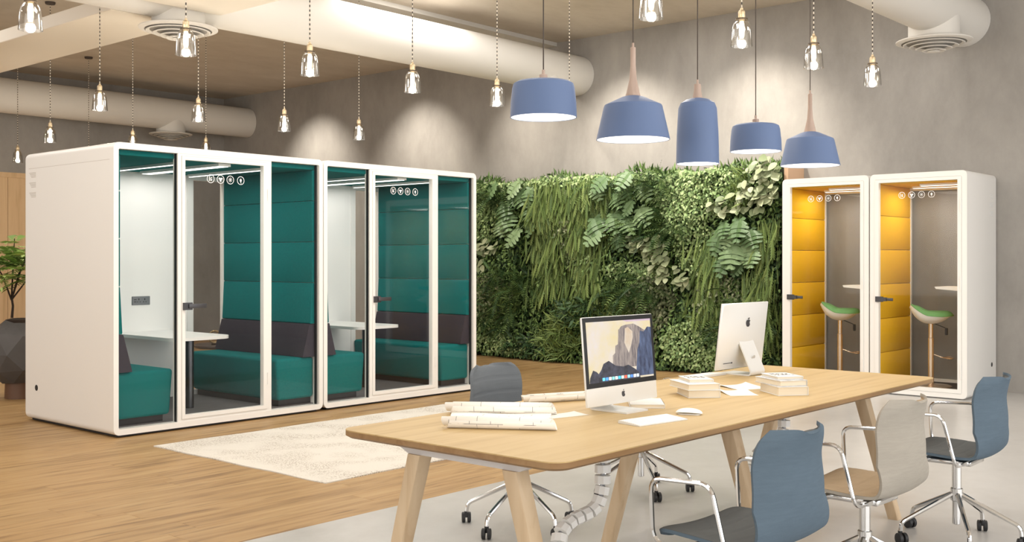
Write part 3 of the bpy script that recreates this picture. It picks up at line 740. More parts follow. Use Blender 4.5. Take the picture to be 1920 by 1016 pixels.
# ------------------------------------------------------------------ things on the table
M_ALU = mat('silver_aluminium', srgb(226,226,224), 0.35, 0.25)
M_BLACKGL = mat('black_bezel', srgb(18,18,20), 0.25)
M_LOGO = mat('logo_dark', srgb(52,52,56), 0.4)
M_PAPER = mat('white_paper', srgb(232,228,220), 0.8)
def apple(cx, cz, s, y0, y1, flip=1):
    body = [(0.0,0.36),(0.16,0.43),(0.32,0.40),(0.43,0.30),(0.33,0.18),(0.31,0.02),(0.37,-0.12),(0.47,-0.19),(0.38,-0.40),(0.24,-0.54),(0.12,-0.56),(0.0,-0.52),(-0.12,-0.56),(-0.26,-0.52),(-0.40,-0.33),(-0.47,-0.10),(-0.46,0.16),(-0.36,0.34),(-0.20,0.42)]
    leaf = [(0.0,0.46),(0.02,0.60),(0.12,0.72),(0.22,0.75),(0.20,0.62),(0.12,0.50)]
    mb = MB()
    for pl in (body, leaf): mb.prism([(cx+flip*u*s, cz+v*s) for u, v in pl], 'y', y0, y1)
    return mb
def emis(name, c1, c2, sc, strength, stretch=(1,1,1), p0=0.35, p1=0.65):
    m = bpy.data.materials.new(name); m.use_nodes = True; N, L = nodes_of(m); p = N['Principled BSDF']
    tc = N.new('ShaderNodeTexCoord'); mp = N.new('ShaderNodeMapping'); mp.inputs['Scale'].default_value = stretch
    nz = N.new('ShaderNodeTexNoise'); nz.inputs['Scale'].default_value = sc; nz.inputs['Detail'].default_value = 6; nz.inputs['Roughness'].default_value = 0.65
    cr = N.new('ShaderNodeValToRGB'); cr.color_ramp.elements[0].position = p0; cr.color_ramp.elements[0].color = c1; cr.color_ramp.elements[1].position = p1; cr.color_ramp.elements[1].color = c2
    L.new(tc.outputs['Object'], mp.inputs[0]); L.new(mp.outputs[0], nz.inputs[0]); L.new(nz.outputs['Fac'], cr.inputs[0])
    L.new(cr.outputs[0], p.inputs['Emission Color']); p.inputs['Emission Strength'].default_value = strength; p.inputs['Base Color'].default_value = (0.01,0.01,0.01,1); p.inputs['Roughness'].default_value = 0.3
    return m
def computer(loc, rz, label, tilt, lit):
    # local: screen faces -y, x to the viewer's right, base at z=0
    t = thing('desktop_computer', label, 'computer', loc, rz, 'all-in-one computers on the table')
    W, H = 0.49, 0.372
    def T(o): o.location = (0,0,0.035); o.rotation_euler = (-tilt,0,0)
    bo = MB()
    # slightly domed back
    def backf(u, v):
        x = u*W/2; z = v*H; k = max(0,1-u*u)*max(0,1-(2*v-1)**2)
        return (x, 0.006+0.028*k, z)
    bo.sheet(backf, 16, 14, -0.0, lambda u, v: 0.0001)
    body = MB().rbox(-W/2, W/2, -0.004, 0.008, 0.0, H, 0.004, 2)
    bo2 = MB(); bo2.v = list(body.v); bo2.f = list(body.f)
    nb = 14
    vsb = []
    for j in range(nb+1):
        for i in range(nb+1):
            x, y, z = backf(-1+2*i/nb, j/nb); vsb.append((x*0.985, y+0.0015, 0.004+z*0.98))
    bo2.add(vsb, [(j*(nb+1)+i, j*(nb+1)+i+1, (j+1)*(nb+1)+i+1, (j+1)*(nb+1)+i) for j in range(nb) for i in range(nb)])
    bd_ = bo2.build('body', M_ALU, t, 40); T(bd_)
    bz = MB().rbox(-W/2+0.001, W/2-0.001, -0.0056, -0.0042, 0.077, H-0.002, 0.0006, 1).build('bezel', M_BLACKGL, t); T(bz)
    S = 1.0
    x0, x1, z0, z1 = -W/2+0.020, W/2-0.020, 0.098, H-0.021
    sc = MB().box(x0, x1, -0.0066, -0.0058, z0, z1).build('screen', emis('sky_screen', srgb(252,232,176), srgb(250,238,232), 5.0, 0.95), t, 0); T(sc)
    if lit:
        fx = lambda u: x0+(x1-x0)*u; fz = lambda v: z0+(z1-z0)*v
        def lay(name, pts, y, m_): MB().prism([(fx(u), fz(v)) for u, v in pts], 'y', y-0.00025, y).build(name, m_, sc, 0)
        lay('wallpaper', [(0.62,0.97),(0.97,0.97),(1,0.97),(1,1),(0.55,1)], -0.0067, emis('sky_pink', srgb(222,188,220), srgb(244,220,226), 6, 0.9))
        lay('wallpaper', [(0.36,0.20),(0.37,0.42),(0.41,0.46),(0.42,0.58),(0.46,0.60),(0.48,0.84),(0.53,0.90),(0.60,0.92),(0.72,0.93),(0.80,0.88),(0.90,0.80),(0.92,0.2)], -0.0068, emis('rock_grey', srgb(112,102,108), srgb(210,192,180), 22, 0.8, (3,1,0.5)))
        lay('wallpaper', [(0.56,0.62),(0.585,0.86),(0.63,0.88),(0.70,0.80),(0.70,0.70),(0.66,0.55),(0.62,0.44)], -0.0070, emis('rock_glow', srgb(236,206,170), srgb(252,238,220), 12, 0.9))
        lay('wallpaper', [(0.72,0.12),(0.76,0.48),(0.80,0.60),(0.82,0.80),(0.88,0.78),(0.94,0.86),(1.0,0.85),(1,0.03),(0.74,0.03)], -0.0072, emis('rock_blue', srgb(36,48,88), srgb(108,128,168), 20, 0.75, (2,1,0.7)))
        lay('wallpaper', [(0,0.03),(0.01,0.09),(0.06,0.21),(0.11,0.18),(0.14,0.14),(0.18,0.20),(0.22,0.30),(0.30,0.34),(0.40,0.25),(0.52,0.22),(0.60,0.24),(0.70,0.16),(0.76,0.10),(0.78,0.0),(0,0)], -0.0074, emis('forest_dark', srgb(18,20,38), srgb(88,90,112), 28, 0.7))
        for k in range(12):
            c_ = [srgb(90,190,240),srgb(70,140,230),srgb(235,240,245),srgb(120,200,190),srgb(240,240,235),srgb(60,170,220),srgb(190,230,200),srgb(235,90,70),srgb(130,200,240),srgb(70,120,200),srgb(245,245,245),srgb(190,215,235)][k]
            lay('dock_icon', [(0.19+k*0.048,0.02),(0.228+k*0.048,0.02),(0.228+k*0.048,0.07),(0.19+k*0.048,0.07)], -0.0076, mat('dock_%d' % k, c_, 0.4, emit=c_, estr=0.9))
    lg = apple(0.0, 0.040, 0.024, -0.0048, -0.0041).build('logo', M_LOGO, t, 0); T(lg)
    lb = apple(0.0, 0.262, 0.040, 0.0305, 0.0345, -1).build('logo', M_LOGO, t, 0); T(lb)
    mk = MB()
    for k in range(9): mk.box(0.11+k*0.009,0.116+k*0.009,0.0155,0.0180,0.036,0.039)
    mk.box(0.20-0.10,0.206-0.10,0.0155,0.0185,0.034,0.042)
    mk = mk.build('small_print', M_LOGO, t, 0); T(mk)
    # stand: a bent aluminium strip with a cable hole
    path = fillet([(0.035+0.05*0,0.16),(0.115,0.02),(0.118,0.0035),(-0.085,0.0035)], 0.03, 6)
    path = [(q[0],q[1]) for q in fillet([(0.036,0.215,0),(0.125,0.022,0),(0.118,0.004,0),(-0.075,0.004,0)], 0.025, 6)]
    st = MB(); hw = 0.075; tk = 0.0035
    vs_ = []
    for i, (yy, zz) in enumerate(path):
        a_ = path[max(i-1,0)]; b_ = path[min(i+1,len(path)-1)]; dy, dz = b_[0]-a_[0], b_[1]-a_[1]; l_ = math.hypot(dy, dz); ny, nz_ = -dz/l_, dy/l_
        for sx in (-1, 1):
            for sn in (-1, 1): vs_.append((sx*hw, yy+ny*tk*sn, max(0.0005, zz+nz_*tk*sn)))
    fs_ = [(0,1,3,2)]
    for i in range(len(path)-1):
        a_, b_ = i*4, (i+1)*4
        fs_ += [(a_,b_,b_+1,a_+1),(a_+2,a_+3,b_+3,b_+2),(a_,a_+2,b_+2,b_),(a_+1,b_+1,b_+3,a_+3)]
    e_ = (len(path)-1)*4; fs_.append((e_,e_+2,e_+3,e_+1))
    st.add(vs_, fs_).build('stand', M_ALU, t, 30)
    o = MB().lathe([(0.0,-0.001),(0.017,-0.001),(0.017,0.001),(0.0,0.001)], 20).build('cable_hole', mat('hole_grey', srgb(190,188,186), 0.5), t)
    o.location = (0, 0.0965, 0.096); o.rotation_euler = (math.radians(65.0), 0, 0)
    return t
computer((3.772,2.662,TZ), math.radians(-2), 'desktop computer with mountain picture lit on its screen', math.radians(5), True)
computer((5.43,3.04,TZ), PI+math.radians(-2), 'desktop computer seen from behind with dark fruit logo', math.radians(7), False)
def keyboard(loc, rz, label):
    t = thing('keyboard', label, 'keyboard', loc, rz)
    MB().prism([(-0.058,0.0005),(0.058,0.0005),(0.058,0.012),(0.052,0.0125),(-0.058,0.0045)], 'x', -0.14, 0.14).build('base', M_ALU, t, 0)
    for r_ in range(5):
        for k in range(13):
            if r_ == 0 and 3 <= k <= 8:
                if k > 3: continue
                xa, xb = -0.132+k*0.0204, -0.132+9*0.0204-0.003
            else: xa, xb = -0.132+k*0.0204, -0.132+k*0.0204+0.0172
            ya = -0.052+r_*0.0205; zt = lambda y_: 0.0045+(y_+0.058)/0.11*0.008
            mb = MB(); za, zb = zt(ya), zt(ya+0.0175)
            mb.add([(xa,ya,za),(xb,ya,za),(xb,ya+0.0175,zb),(xa,ya+0.0175,zb),(xa,ya,za+0.0015),(xb,ya,za+0.0015),(xb,ya+0.0175,zb+0.0015),(xa,ya+0.0175,zb+0.0015)], [(0,3,2,1),(4,5,6,7),(0,1,5,4),(1,2,6,5),(2,3,7,6),(3,0,4,7)])
            mb.build('key', M_WHITE2, t, 0)
keyboard((3.60,2.395,TZ), math.radians(-9), 'slim white keyboard in front of the lit computer')
keyboard((5.20,3.13,TZ), math.radians(176), 'slim silver keyboard behind the books, by the computer seen from behind')
t = thing('computer_mouse', 'white mouse on the table right of the near keyboard', 'mouse', (3.868,2.395,TZ), math.radians(20))
def mousef(u, v): 
    return (0.029*u*math.sqrt(max(0.02,1-abs(2*v-1)**3.2)), -0.055+0.11*v, 0.004+0.021*math.sqrt(max(0,1-u*u*0.9))*math.sqrt(max(0.0,1-(2*v-1)**2*0.97)))
MB().sheet(mousef, 14, 20, 0.0, lambda u, v: 0.0015).build('shell', M_WHITE2, t, 60)
MB().prism(rrect(-0.024,0.024,-0.047,0.047,0.02,5), 'z', 0.0003, 0.005).build('base', M_ALU, t)

M_COVER = mat('white_cover', srgb(226,224,220), 0.5); M_PAGES = mat('book_pages', srgb(226,214,192), 0.85, var=0.05, vscale=(4,4,400))
M_GREYC = mat('grey_cover', srgb(196,196,198), 0.5, var=0.25, vscale=(30,30,80), detail=2)
M_INK = mat('black_ink', srgb(30,30,32), 0.7)
def book(loc, rz, w_, d_, h_, label, cover=None, glyph=0, pagesback=True):
    # spine on +x side, pages shown on -x and the -y / +y ends
    cover = cover or M_COVER
    t = thing('book', label, 'book', loc, rz, 'books stacked on the table')
    cv = MB().rbox(-w_/2,w_/2,-d_/2,d_/2,h_-0.0025,h_,0.0006,1).rbox(-w_/2,w_/2,-d_/2,d_/2,0.0002,0.0027,0.0006,1).rbox(w_/2-0.003,w_/2,-d_/2,d_/2,0.0002,h_,0.0006,1)
    c = cv.build('cover', cover, t)
    MB().box(-w_/2+0.004,w_/2-0.003,-d_/2+0.004,d_/2-0.004,0.0028,h_-0.0026).build('page_block', M_PAGES, t, 0)
    if glyph:
        g = MB(); rr = random.Random(glyph)
        for r_ in range(3):
            x = -w_*0.36
            while x < w_*0.32:
                ww = rr.uniform(0.006,0.014); yy = -d_*0.12+r_*d_*0.17
                for q in range(3):
                    a_ = rr.uniform(0,PI); cx, cy = x+rr.uniform(0,ww), yy+rr.uniform(-0.008,0.008); dx, dy = 0.009*math.cos(a_), 0.009*math.sin(a_)
                    px, py = -dy*0.2, dx*0.2
                    g.prism([(cx-dx-px,cy-dy-py),(cx+dx-px,cy+dy-py),(cx+dx+px,cy+dy+py),(cx-dx+px,cy-dy+py)], 'z', h_+0.0001, h_+0.0004)
                x += ww+0.012
        g.build('cover_lettering', M_INK, c, 0)
    return t
b0 = math.radians(0)
book((4.44,2.70,TZ), math.radians(-42), 0.155, 0.205, 0.036, 'thick white book at the bottom of the stack beside the lit computer')
book((4.43,2.715,TZ+0.0362), math.radians(-34), 0.160, 0.225, 0.030, 'cream book in the middle of the stack beside the lit computer')
book((4.46,2.725,TZ+0.0664), math.radians(-40), 0.12, 0.17, 0.016, 'small white book with dark lettering topping the stack beside the lit computer', glyph=3)
book((4.79,2.435,TZ), math.radians(-38), 0.155, 0.215, 0.042, 'thick white book at the bottom of the stack on the right')
book((4.80,2.455,TZ+0.0422), math.radians(-30), 0.150, 0.225, 0.028, 'grey-patterned book in the middle of the stack on the right', cover=M_GREYC)
book((4.83,2.465,TZ+0.0704), math.radians(-36), 0.135, 0.18, 0.014, 'thin white book with black lettering topping the stack on the right', glyph=8)
book((3.985,2.69,TZ), math.radians(-52), 0.15, 0.21, 0.018, 'white book lying alone beside the foot of the lit computer')
def sheetp(loc, rz, w_, d_, label, curl=0.0):
    t_ = MB(); 
    t_.sheet(lambda u, v: (u*w_/2, -d_/2+d_*v, 0.0006+curl*abs(u)**3*v*v), 12, 8, -0.0002, 0.0003)
    o = t_.build('paper_sheet', M_PAPER, None, 40, loc, (0,0,rz)); tag(o, label, 'paper'); return o
sheetp((3.485,2.775,TZ), math.radians(-14), 0.22, 0.10, 'blank white sheet between the paper rolls and the lit computer', 0.004)
sheetp((4.635,2.60,TZ), math.radians(-40), 0.14, 0.20, 'loose white sheet lying between the two book stacks', 0.02)
sheetp((4.87,2.70,TZ), math.radians(-25), 0.18, 0.20, 'loose white sheet behind the right book stack, toward the rear computer', 0.012)

# rolled plans
m = bpy.data.materials.new('printed_plan'); m.use_nodes = True; N, L = nodes_of(m); p = N['Principled BSDF']
tc = N.new('ShaderNodeTexCoord'); br = N.new('ShaderNodeTexBrick')
br.inputs['Scale'].default_value = 11.0; br.inputs['Mortar Size'].default_value = 0.010; br.inputs['Mortar Smooth'].default_value = 0.0; br.inputs['Brick Width'].default_value = 0.9; br.inputs['Row Height'].default_value = 0.5; br.offset = 0.35
br.inputs['Color1'].default_value = srgb(246,240,230); br.inputs['Color2'].default_value = srgb(240,234,224); br.inputs['Mortar'].default_value = srgb(120,118,118)
nz = N.new('ShaderNodeTexNoise'); nz.inputs['Scale'].default_value = 14.0; cr = N.new('ShaderNodeValToRGB'); cr.color_ramp.elements[0].position = 0.50; cr.color_ramp.elements[1].position = 0.53
mx = N.new('ShaderNodeMix'); mx.data_type = 'RGBA'; mx.inputs[6].default_value = srgb(246,240,230)
L.new(tc.outputs['UV'], br.inputs[0]); L.new(tc.outputs['UV'], nz.inputs[0]); L.new(nz.outputs['Fac'], cr.inputs[0]); L.new(cr.outputs[0], mx.inputs[0]); L.new(br.outputs[0], mx.inputs[7]); L.new(mx.outputs[2], p.inputs['Base Color'])
p.inputs['Roughness'].default_value = 0.8
M_PLAN = m
def plan_roll(loc, rz, length, r, label, tail=0.10, turns=2.2, skew=0.03):
    # spiral along local x with a free flap lying behind (+y)
    pr = []
    n_ = int(20*turns)
    for k in range(n_+1):
        a_ = 2*PI*turns*k/n_; rr = r*(0.72+0.28*k/n_)
        pr.append((rr*math.sin(a_+0.6), r-rr*math.cos(a_+0.6)+0.001))
    # leave the roll tangentially onto the table
    end = pr[-1]
    k_ = [q for q in pr]
    base = [(0.0,0.001)]
    if tail:
        pr2 = []
        for k in range(1, 9):
            pr2.append((0.0+tail*k/8, 0.0012+0.35*r*math.sin(PI*k/8*0.9)))
        prof = [(-q[0], q[1]) for q in pr if True]
        ang_end = [(-r*math.sin(a_), r-r*math.cos(a_)+0.0012) for a_ in [x*0.12 for x in range(1)]]
        prof = prof + [(-r*math.sin(t_), r-r*math.cos(t_)+0.001) for t_ in []]
        chain = [(-x_, z_) for x_, z_ in pr]
    else: chain = [(-x_, z_) for x_, z_ in pr]
    mb = MB(); m_ = len(chain); off = 0.0
    th = 0.0006
    for sx in (0, 1):
        for i, (yy, zz) in enumerate(chain):
            mb.v.append(((length/2+skew*0.5*math.sin(i*0.21))*(1 if sx else -1)+skew*(i/m_-0.5), yy, zz))
    mb.f = [(i, i+1, m_+i+1, m_+i) for i in range(m_-1)]
    me = bpy.data.meshes.new('roll'); me.from_pydata(mb.v, [], mb.f)
    uv = me.uv_layers.new(name='UVMap'); s_ = [0.0]
    for a_, b_ in zip(chain[:-1], chain[1:]): s_.append(s_[-1]+math.hypot(a_[0]-b_[0], a_[1]-b_[1]))
    for lp in me.loops:
        vi = lp.vertex_index; uv.data[lp.index].uv = (mb.v[vi][0], s_[vi % m_])
    me.materials.append(M_PLAN); me.shade_smooth()
    root = thing('rolled_plan', label, 'paper roll', loc, rz, 'rolled paper plans on the table')
    o = bpy.data.objects.new('roll', me); C.objects.link(o); o.parent = root
    so = o.modifiers.new('thickness', 'SOLIDIFY'); so.thickness = 0.0005
    if tail:
        fl = MB(); fl.sheet(lambda u, v: (u*(length/2-0.01)+skew*1.2*v+0.02, r*0.6+tail*v, 0.003+r*0.75*math.sin(PI*(0.18+0.75*v))), 10, 12, -0.0003, 0.0003)
        me2 = fl.mesh('flap', M_PLAN, 40); uv = me2.uv_layers.new(name='UVMap')
        for lp in me2.loops:
            c_ = me2.vertices[lp.vertex_index].co; uv.data[lp.index].uv = (c_.x, c_.y+0.3)
        o2 = bpy.data.objects.new('flap', me2); C.objects.link(o2); o2.parent = root
    return root
ra = plan_roll((3.055,2.733,TZ), math.atan2(2.565-2.90, 3.16-2.95), 0.395, 0.024, 'paper plan rolled up at both ends before the grey chair', 0.0)
rb = plan_roll((3.365,3.00,TZ), math.atan2(2.83-3.17, 3.49-3.24), 0.42, 0.025, '', 0.0)
ob = rb.children[0]; mw = Matrix.Translation(rb.location) @ Matrix.Rotation(rb.rotation_euler.z, 4, 'Z')
mr_ = Matrix.Translation(ra.location) @ Matrix.Rotation(ra.rotation_euler.z, 4, 'Z')
ob.parent = ra; ob.matrix_local = mr_.inverted() @ mw; bpy.data.objects.remove(rb)
c0, c1, c2_, c3 = Vector((2.965,2.915,0)), Vector((3.175,2.575,0)), Vector((3.235,3.16,0)), Vector((3.485,2.825,0))
fl = MB(); inv = mr_.inverted()
def flapf(u, v):
    k = (u+1)/2; q = (c0*(1-k)+c1*k)*(1-v)+(c2_*(1-k)+c3*k)*v
    return inv @ Vector((q.x, q.y, TZ+0.0016+0.010*math.sin(PI*v)+0.004*math.sin(u*2+v*3)**2))
fl.sheet(flapf, 12, 10, -0.0003, 0.0003)
me2 = fl.mesh('sheet', M_PLAN, 40); uv = me2.uv_layers.new(name='UVMap')
for lp in me2.loops:
    c_ = me2.vertices[lp.vertex_index].co; uv.data[lp.index].uv = (c_.x, c_.y+0.3)
o2 = bpy.data.objects.new('sheet', me2); C.objects.link(o2); o2.parent = ra
plan_roll((3.83,3.055,TZ), math.atan2(-0.12,0.27), 0.34, 0.021, 'rolled paper plan behind the left edge of the lit computer', 0.0)

# ------------------------------------------------------------------ pendant lamps
M_CABLE = mat('dark_cable', srgb(72,62,54), 0.7)
M_BRASS = mat('aged_brass', srgb(214,194,160), 0.35, 0.7)
M_FIL = mat('glowing_bulb', srgb(255,244,220), 0.4, emit=(1.0,0.88,0.66,1), estr=4.0)
M_TWIST = mat('pale_twisted_cable', srgb(196,186,170), 0.7)
ZB = 2.78
def twist_mat():
    m = bpy.data.materials.new('twisted_cord'); m.use_nodes = True; N, L = nodes_of(m); p = N['Principled BSDF']
    tc = N.new('ShaderNodeTexCoord'); wv = N.new('ShaderNodeTexWave'); wv.bands_direction = 'Z'; wv.inputs['Scale'].default_value = 9.0
    cr = N.new('ShaderNodeValToRGB'); cr.color_ramp.elements[0].position = 0.4; cr.color_ramp.elements[0].color = srgb(58,50,44); cr.color_ramp.elements[1].position = 0.6; cr.color_ramp.elements[1].color = srgb(216,206,190)
    L.new(tc.outputs['Object'], wv.inputs[0]); L.new(wv.outputs[0], cr.inputs[0]); L.new(cr.outputs[0], p.inputs['Base Color']); p.inputs['Roughness'].default_value = 0.7
    return m
M_CORD = twist_mat()
def glass_pendant_proto():
    t = thing('glass_pendant_lamp', '', 'lamp', (0,0,ZB), 0, 'clear glass pendant lamps')
    hz = ZC-ZB
    MB().lathe([(0.0,hz-0.028),(0.055,hz-0.026),(0.06,hz-0.004),(0.06,hz-0.001),(0.0,hz-0.001)], 20).build('ceiling_rose', M_CABLE, t)
    MB().tube([(0,0,0.235),(0,0,hz-0.02)], 0.0045, 6).build('cord', M_CORD, t)
    MB().lathe([(0.0,0.25),(0.009,0.25),(0.010,0.238),(0.019,0.232),(0.023,0.222),(0.023,0.192),(0.018,0.184),(0.018,0.165),(0.0,0.165)], 18).build('socket_cap', M_BRASS, t)
    MB().lathe([(0.026,0.181),(0.040,0.181),(0.040,0.171),(0.026,0.171)], 20, closed=True).build('collar', mat('dark_collar', srgb(96,84,70), 0.35, 0.8), t)
    MB().lathe([(0.026,0.170),(0.045,0.158),(0.057,0.135),(0.064,0.09),(0.0708,0.0),(0.0690,0.0),(0.0622,0.09),(0.0552,0.134),(0.0435,0.156),(0.026,0.1675)], 28, closed=True).build('glass_shade', M_BULBGLASS, t)
    MB().lathe([(0.0,0.052),(0.012,0.055),(0.017,0.075),(0.018,0.135),(0.013,0.162),(0.0,0.164)], 14).build('bulb', M_FIL, t)
    return t
GP = [(5.22,3.487,'clear glass pendant lamp cut by the top edge, above the second blue lamp'),
      (6.28,3.49,'clear glass pendant lamp high above the small blue drum lamp on the right'),
      (7.34,3.493,'clear glass pendant lamp just above the rightmost blue lamp'),
      (8.40,3.494,'rightmost clear glass pendant lamp, before the bare wall left of the diffuser'),
      (3.00,6.506,'clear glass pendant lamp in the top left corner'),
      (4.06,6.495,'clear glass pendant lamp before the large air diffuser'),
      (5.12,6.50,'clear glass pendant lamp before the white duct, right of the large diffuser'),
      (6.20,6.513,'clear glass pendant lamp at the lower edge of the white duct, above the second pod'),
      (7.242,6.502,'clear glass pendant lamp just left of the large blue drum lamp'),
      (8.30,6.50,'clear glass pendant lamp hidden behind the large blue drum lamp'),
      (5.034,9.507,'clear glass pendant lamp in the second row, leftmost, above the first pod side wall'),
      (6.095,9.525,'clear glass pendant lamp before the far left duct, above its diffuser'),
      (7.165,9.535,'clear glass pendant lamp right of the far duct end, above the pod joint'),
      (8.246,9.561,'small clear glass pendant lamp beside the first bright patch on the back wall'),
      (6.02,12.544,'clear glass pendant lamp above the rear left corner of the first pod'),
      (7.08,12.54,'clear glass pendant lamp half sunk behind the front corner of the first pod roof'),
      (8.14,12.54,'clear glass pendant lamp half sunk behind the pod roof under the far diffuser'),
      (6.968,15.515,'smallest clear glass pendant lamp at the far left, above the wood panelling'),
      (8.03,15.50,'clear glass pendant lamp whose cord alone shows behind the first pod roof')]
proto = glass_pendant_proto()
for i, (x, y, lab) in enumerate(GP):
    o = proto if i == 0 else copy_tree(proto)
    o.location = (x, y, ZB); o['label'] = lab
    point_light((x, y, ZB+0.03), 19, (1.0,0.90,0.76), 0.03)

M_BLUE = mat('matt_blue_metal', srgb(92,112,150), 0.55)
M_INWHITE = mat('glowing_white_enamel', srgb(250,250,250), 0.5, emit=(1.0,0.97,0.92,1), estr=0.35)  # lamplight on the enamel is put in as weak emission
M_BULB = mat('opal_bulb', srgb(255,250,240), 0.4, emit=(1.0,0.95,0.88,1), estr=12.0)
def blue_lamp(x, zb, kind, label, D, Hs, neck):
    t = thing('blue_pendant_lamp', label, 'lamp', (x, 2.665, zb), 0, 'blue pendant lamps over the table')
    r = D/2
    if kind == 'drum':
        pr = [(r,0.0),(r*0.985,Hs*0.4),(r*0.94,Hs*0.80),(r*0.90,Hs*0.93),(r*0.80,Hs*0.985),(r*0.5,Hs*1.03),(0.016,Hs*1.05)]
        nk = [(0.0,Hs*1.04),(0.016,Hs*1.04),(0.016,Hs*1.04+neck),(0.006,Hs*1.04+neck+0.004),(0.006,Hs*1.04+neck+0.02),(0.0,Hs*1.04+neck+0.02)]
    elif kind == 'bell':
        pr = [(r,0.0),(r*0.80,Hs*0.74),(r*0.775,Hs*0.79),(r*0.70,Hs*0.82),(r*0.32,Hs*0.97),(r*0.20,Hs*1.0)]
        nk = [(0.0,Hs*0.99),(r*0.215,Hs*0.99),(r*0.18,Hs*1.08),(r*0.10,Hs*1.08+neck*0.30),(0.0115,Hs*1.08+neck*0.6),(0.0115,Hs*1.08+neck),(0.005,Hs*1.08+neck+0.002),(0.005,Hs*1.08+neck+0.02),(0.0,Hs*1.08+neck+0.02)]
    else:
        pr = [(r,0.0),(r*0.97,Hs*0.45),(r*0.90,Hs*0.84),(r*0.80,Hs*0.92),(r*0.55,Hs*0.975),(r*0.22,Hs*1.0)]
        nk = [(0.0,Hs*0.99),(r*0.24,Hs*0.99),(r*0.17,Hs*1.0+neck*0.55),(r*0.16,Hs*1.0+neck),(0.005,Hs+neck+0.003),(0.005,Hs+neck+0.022),(0.0,Hs+neck+0.022)]
    inner = [(max(0.0,a-0.003), b-0.0035) for a, b in pr]; inner[0] = (r-0.003, 0.0)
    MB().lathe(pr+[(0.0,pr[-1][1])], 48).build('outer_shade', M_BLUE, t, 30)
    bb = t.children[0].data
    bm = bmesh.new(); bm.from_mesh(bb); bmesh.ops.delete(bm, geom=[f for f in bm.faces if len(f.verts) > 20], context='FACES'); bm.to_mesh(bb); bm.free()
    lin = MB().lathe(inner+[(0.0,inner[-1][1])], 48).build('inner_shade', M_INWHITE, t, 30)
    bb = lin.data
    bm = bmesh.new(); bm.from_mesh(bb); bmesh.ops.delete(bm, geom=[f for f in bm.faces if len(f.verts) > 20], context='FACES'); bm.to_mesh(bb); bm.free()
    MB().ring(circ(0,0,r,48), circ(0,0,r-0.0031,48), 'z', -0.0008, 0.0008).build('rim', M_BLUE, t)
    MB().lathe(nk, 24).build('wooden_neck', M_LAMPWOOD, t)
    ztop = max(q[1] for q in nk)
    MB().tube([(0,0,ztop-0.012),(0,0,ZC-zb-0.02)], 0.0028, 6).build('cord', M_CABLE, t)
    MB().lathe([(0.0,ZC-zb-0.03),(0.05,ZC-zb-0.028),(0.055,ZC-zb-0.001),(0.0,ZC-zb-0.001)], 20).build('ceiling_rose', M_CABLE, t)
    br = min(0.032, r*0.5)
    MB().lathe([(0.0,Hs*0.30),(br*0.7,Hs*0.30+br*0.3),(br,Hs*0.30+br),(br*0.7,Hs*0.30+br*1.7),(0.012,Hs*0.30+br*2.2),(0.012,Hs*0.8),(0.0,Hs*0.8)], 20).build('bulb', M_BULB, t)
    l = bpy.data.lights.new('lamp_light', 'SPOT'); l.energy = 4.5; l.spot_size = math.radians(150); l.spot_blend = 0.5; l.color = (1.0,0.95,0.87); l.shadow_soft_size = 0.05
    o = bpy.data.objects.new('lamp_light', l); o.location = (x, 2.665, zb+Hs*0.25); C.objects.link(o)
blue_lamp(3.239, 1.940, 'drum', 'large blue drum pendant lamp, leftmost over the table', 0.26, 0.140, 0.020)
blue_lamp(3.849, 1.905, 'bell', 'blue bell pendant lamp with long wooden neck, second from left', 0.318, 0.188, 0.195)
blue_lamp(4.378, 1.836, 'pill', 'tall blue cylindrical pendant lamp in the middle of the row', 0.20, 0.308, 0.065)
blue_lamp(4.939, 1.936, 'drum', 'blue drum pendant lamp second from right, before the plant wall', 0.258, 0.138, 0.020)
blue_lamp(5.556, 1.905, 'bell', 'blue bell pendant lamp with long wooden neck, rightmost', 0.322, 0.186, 0.195)

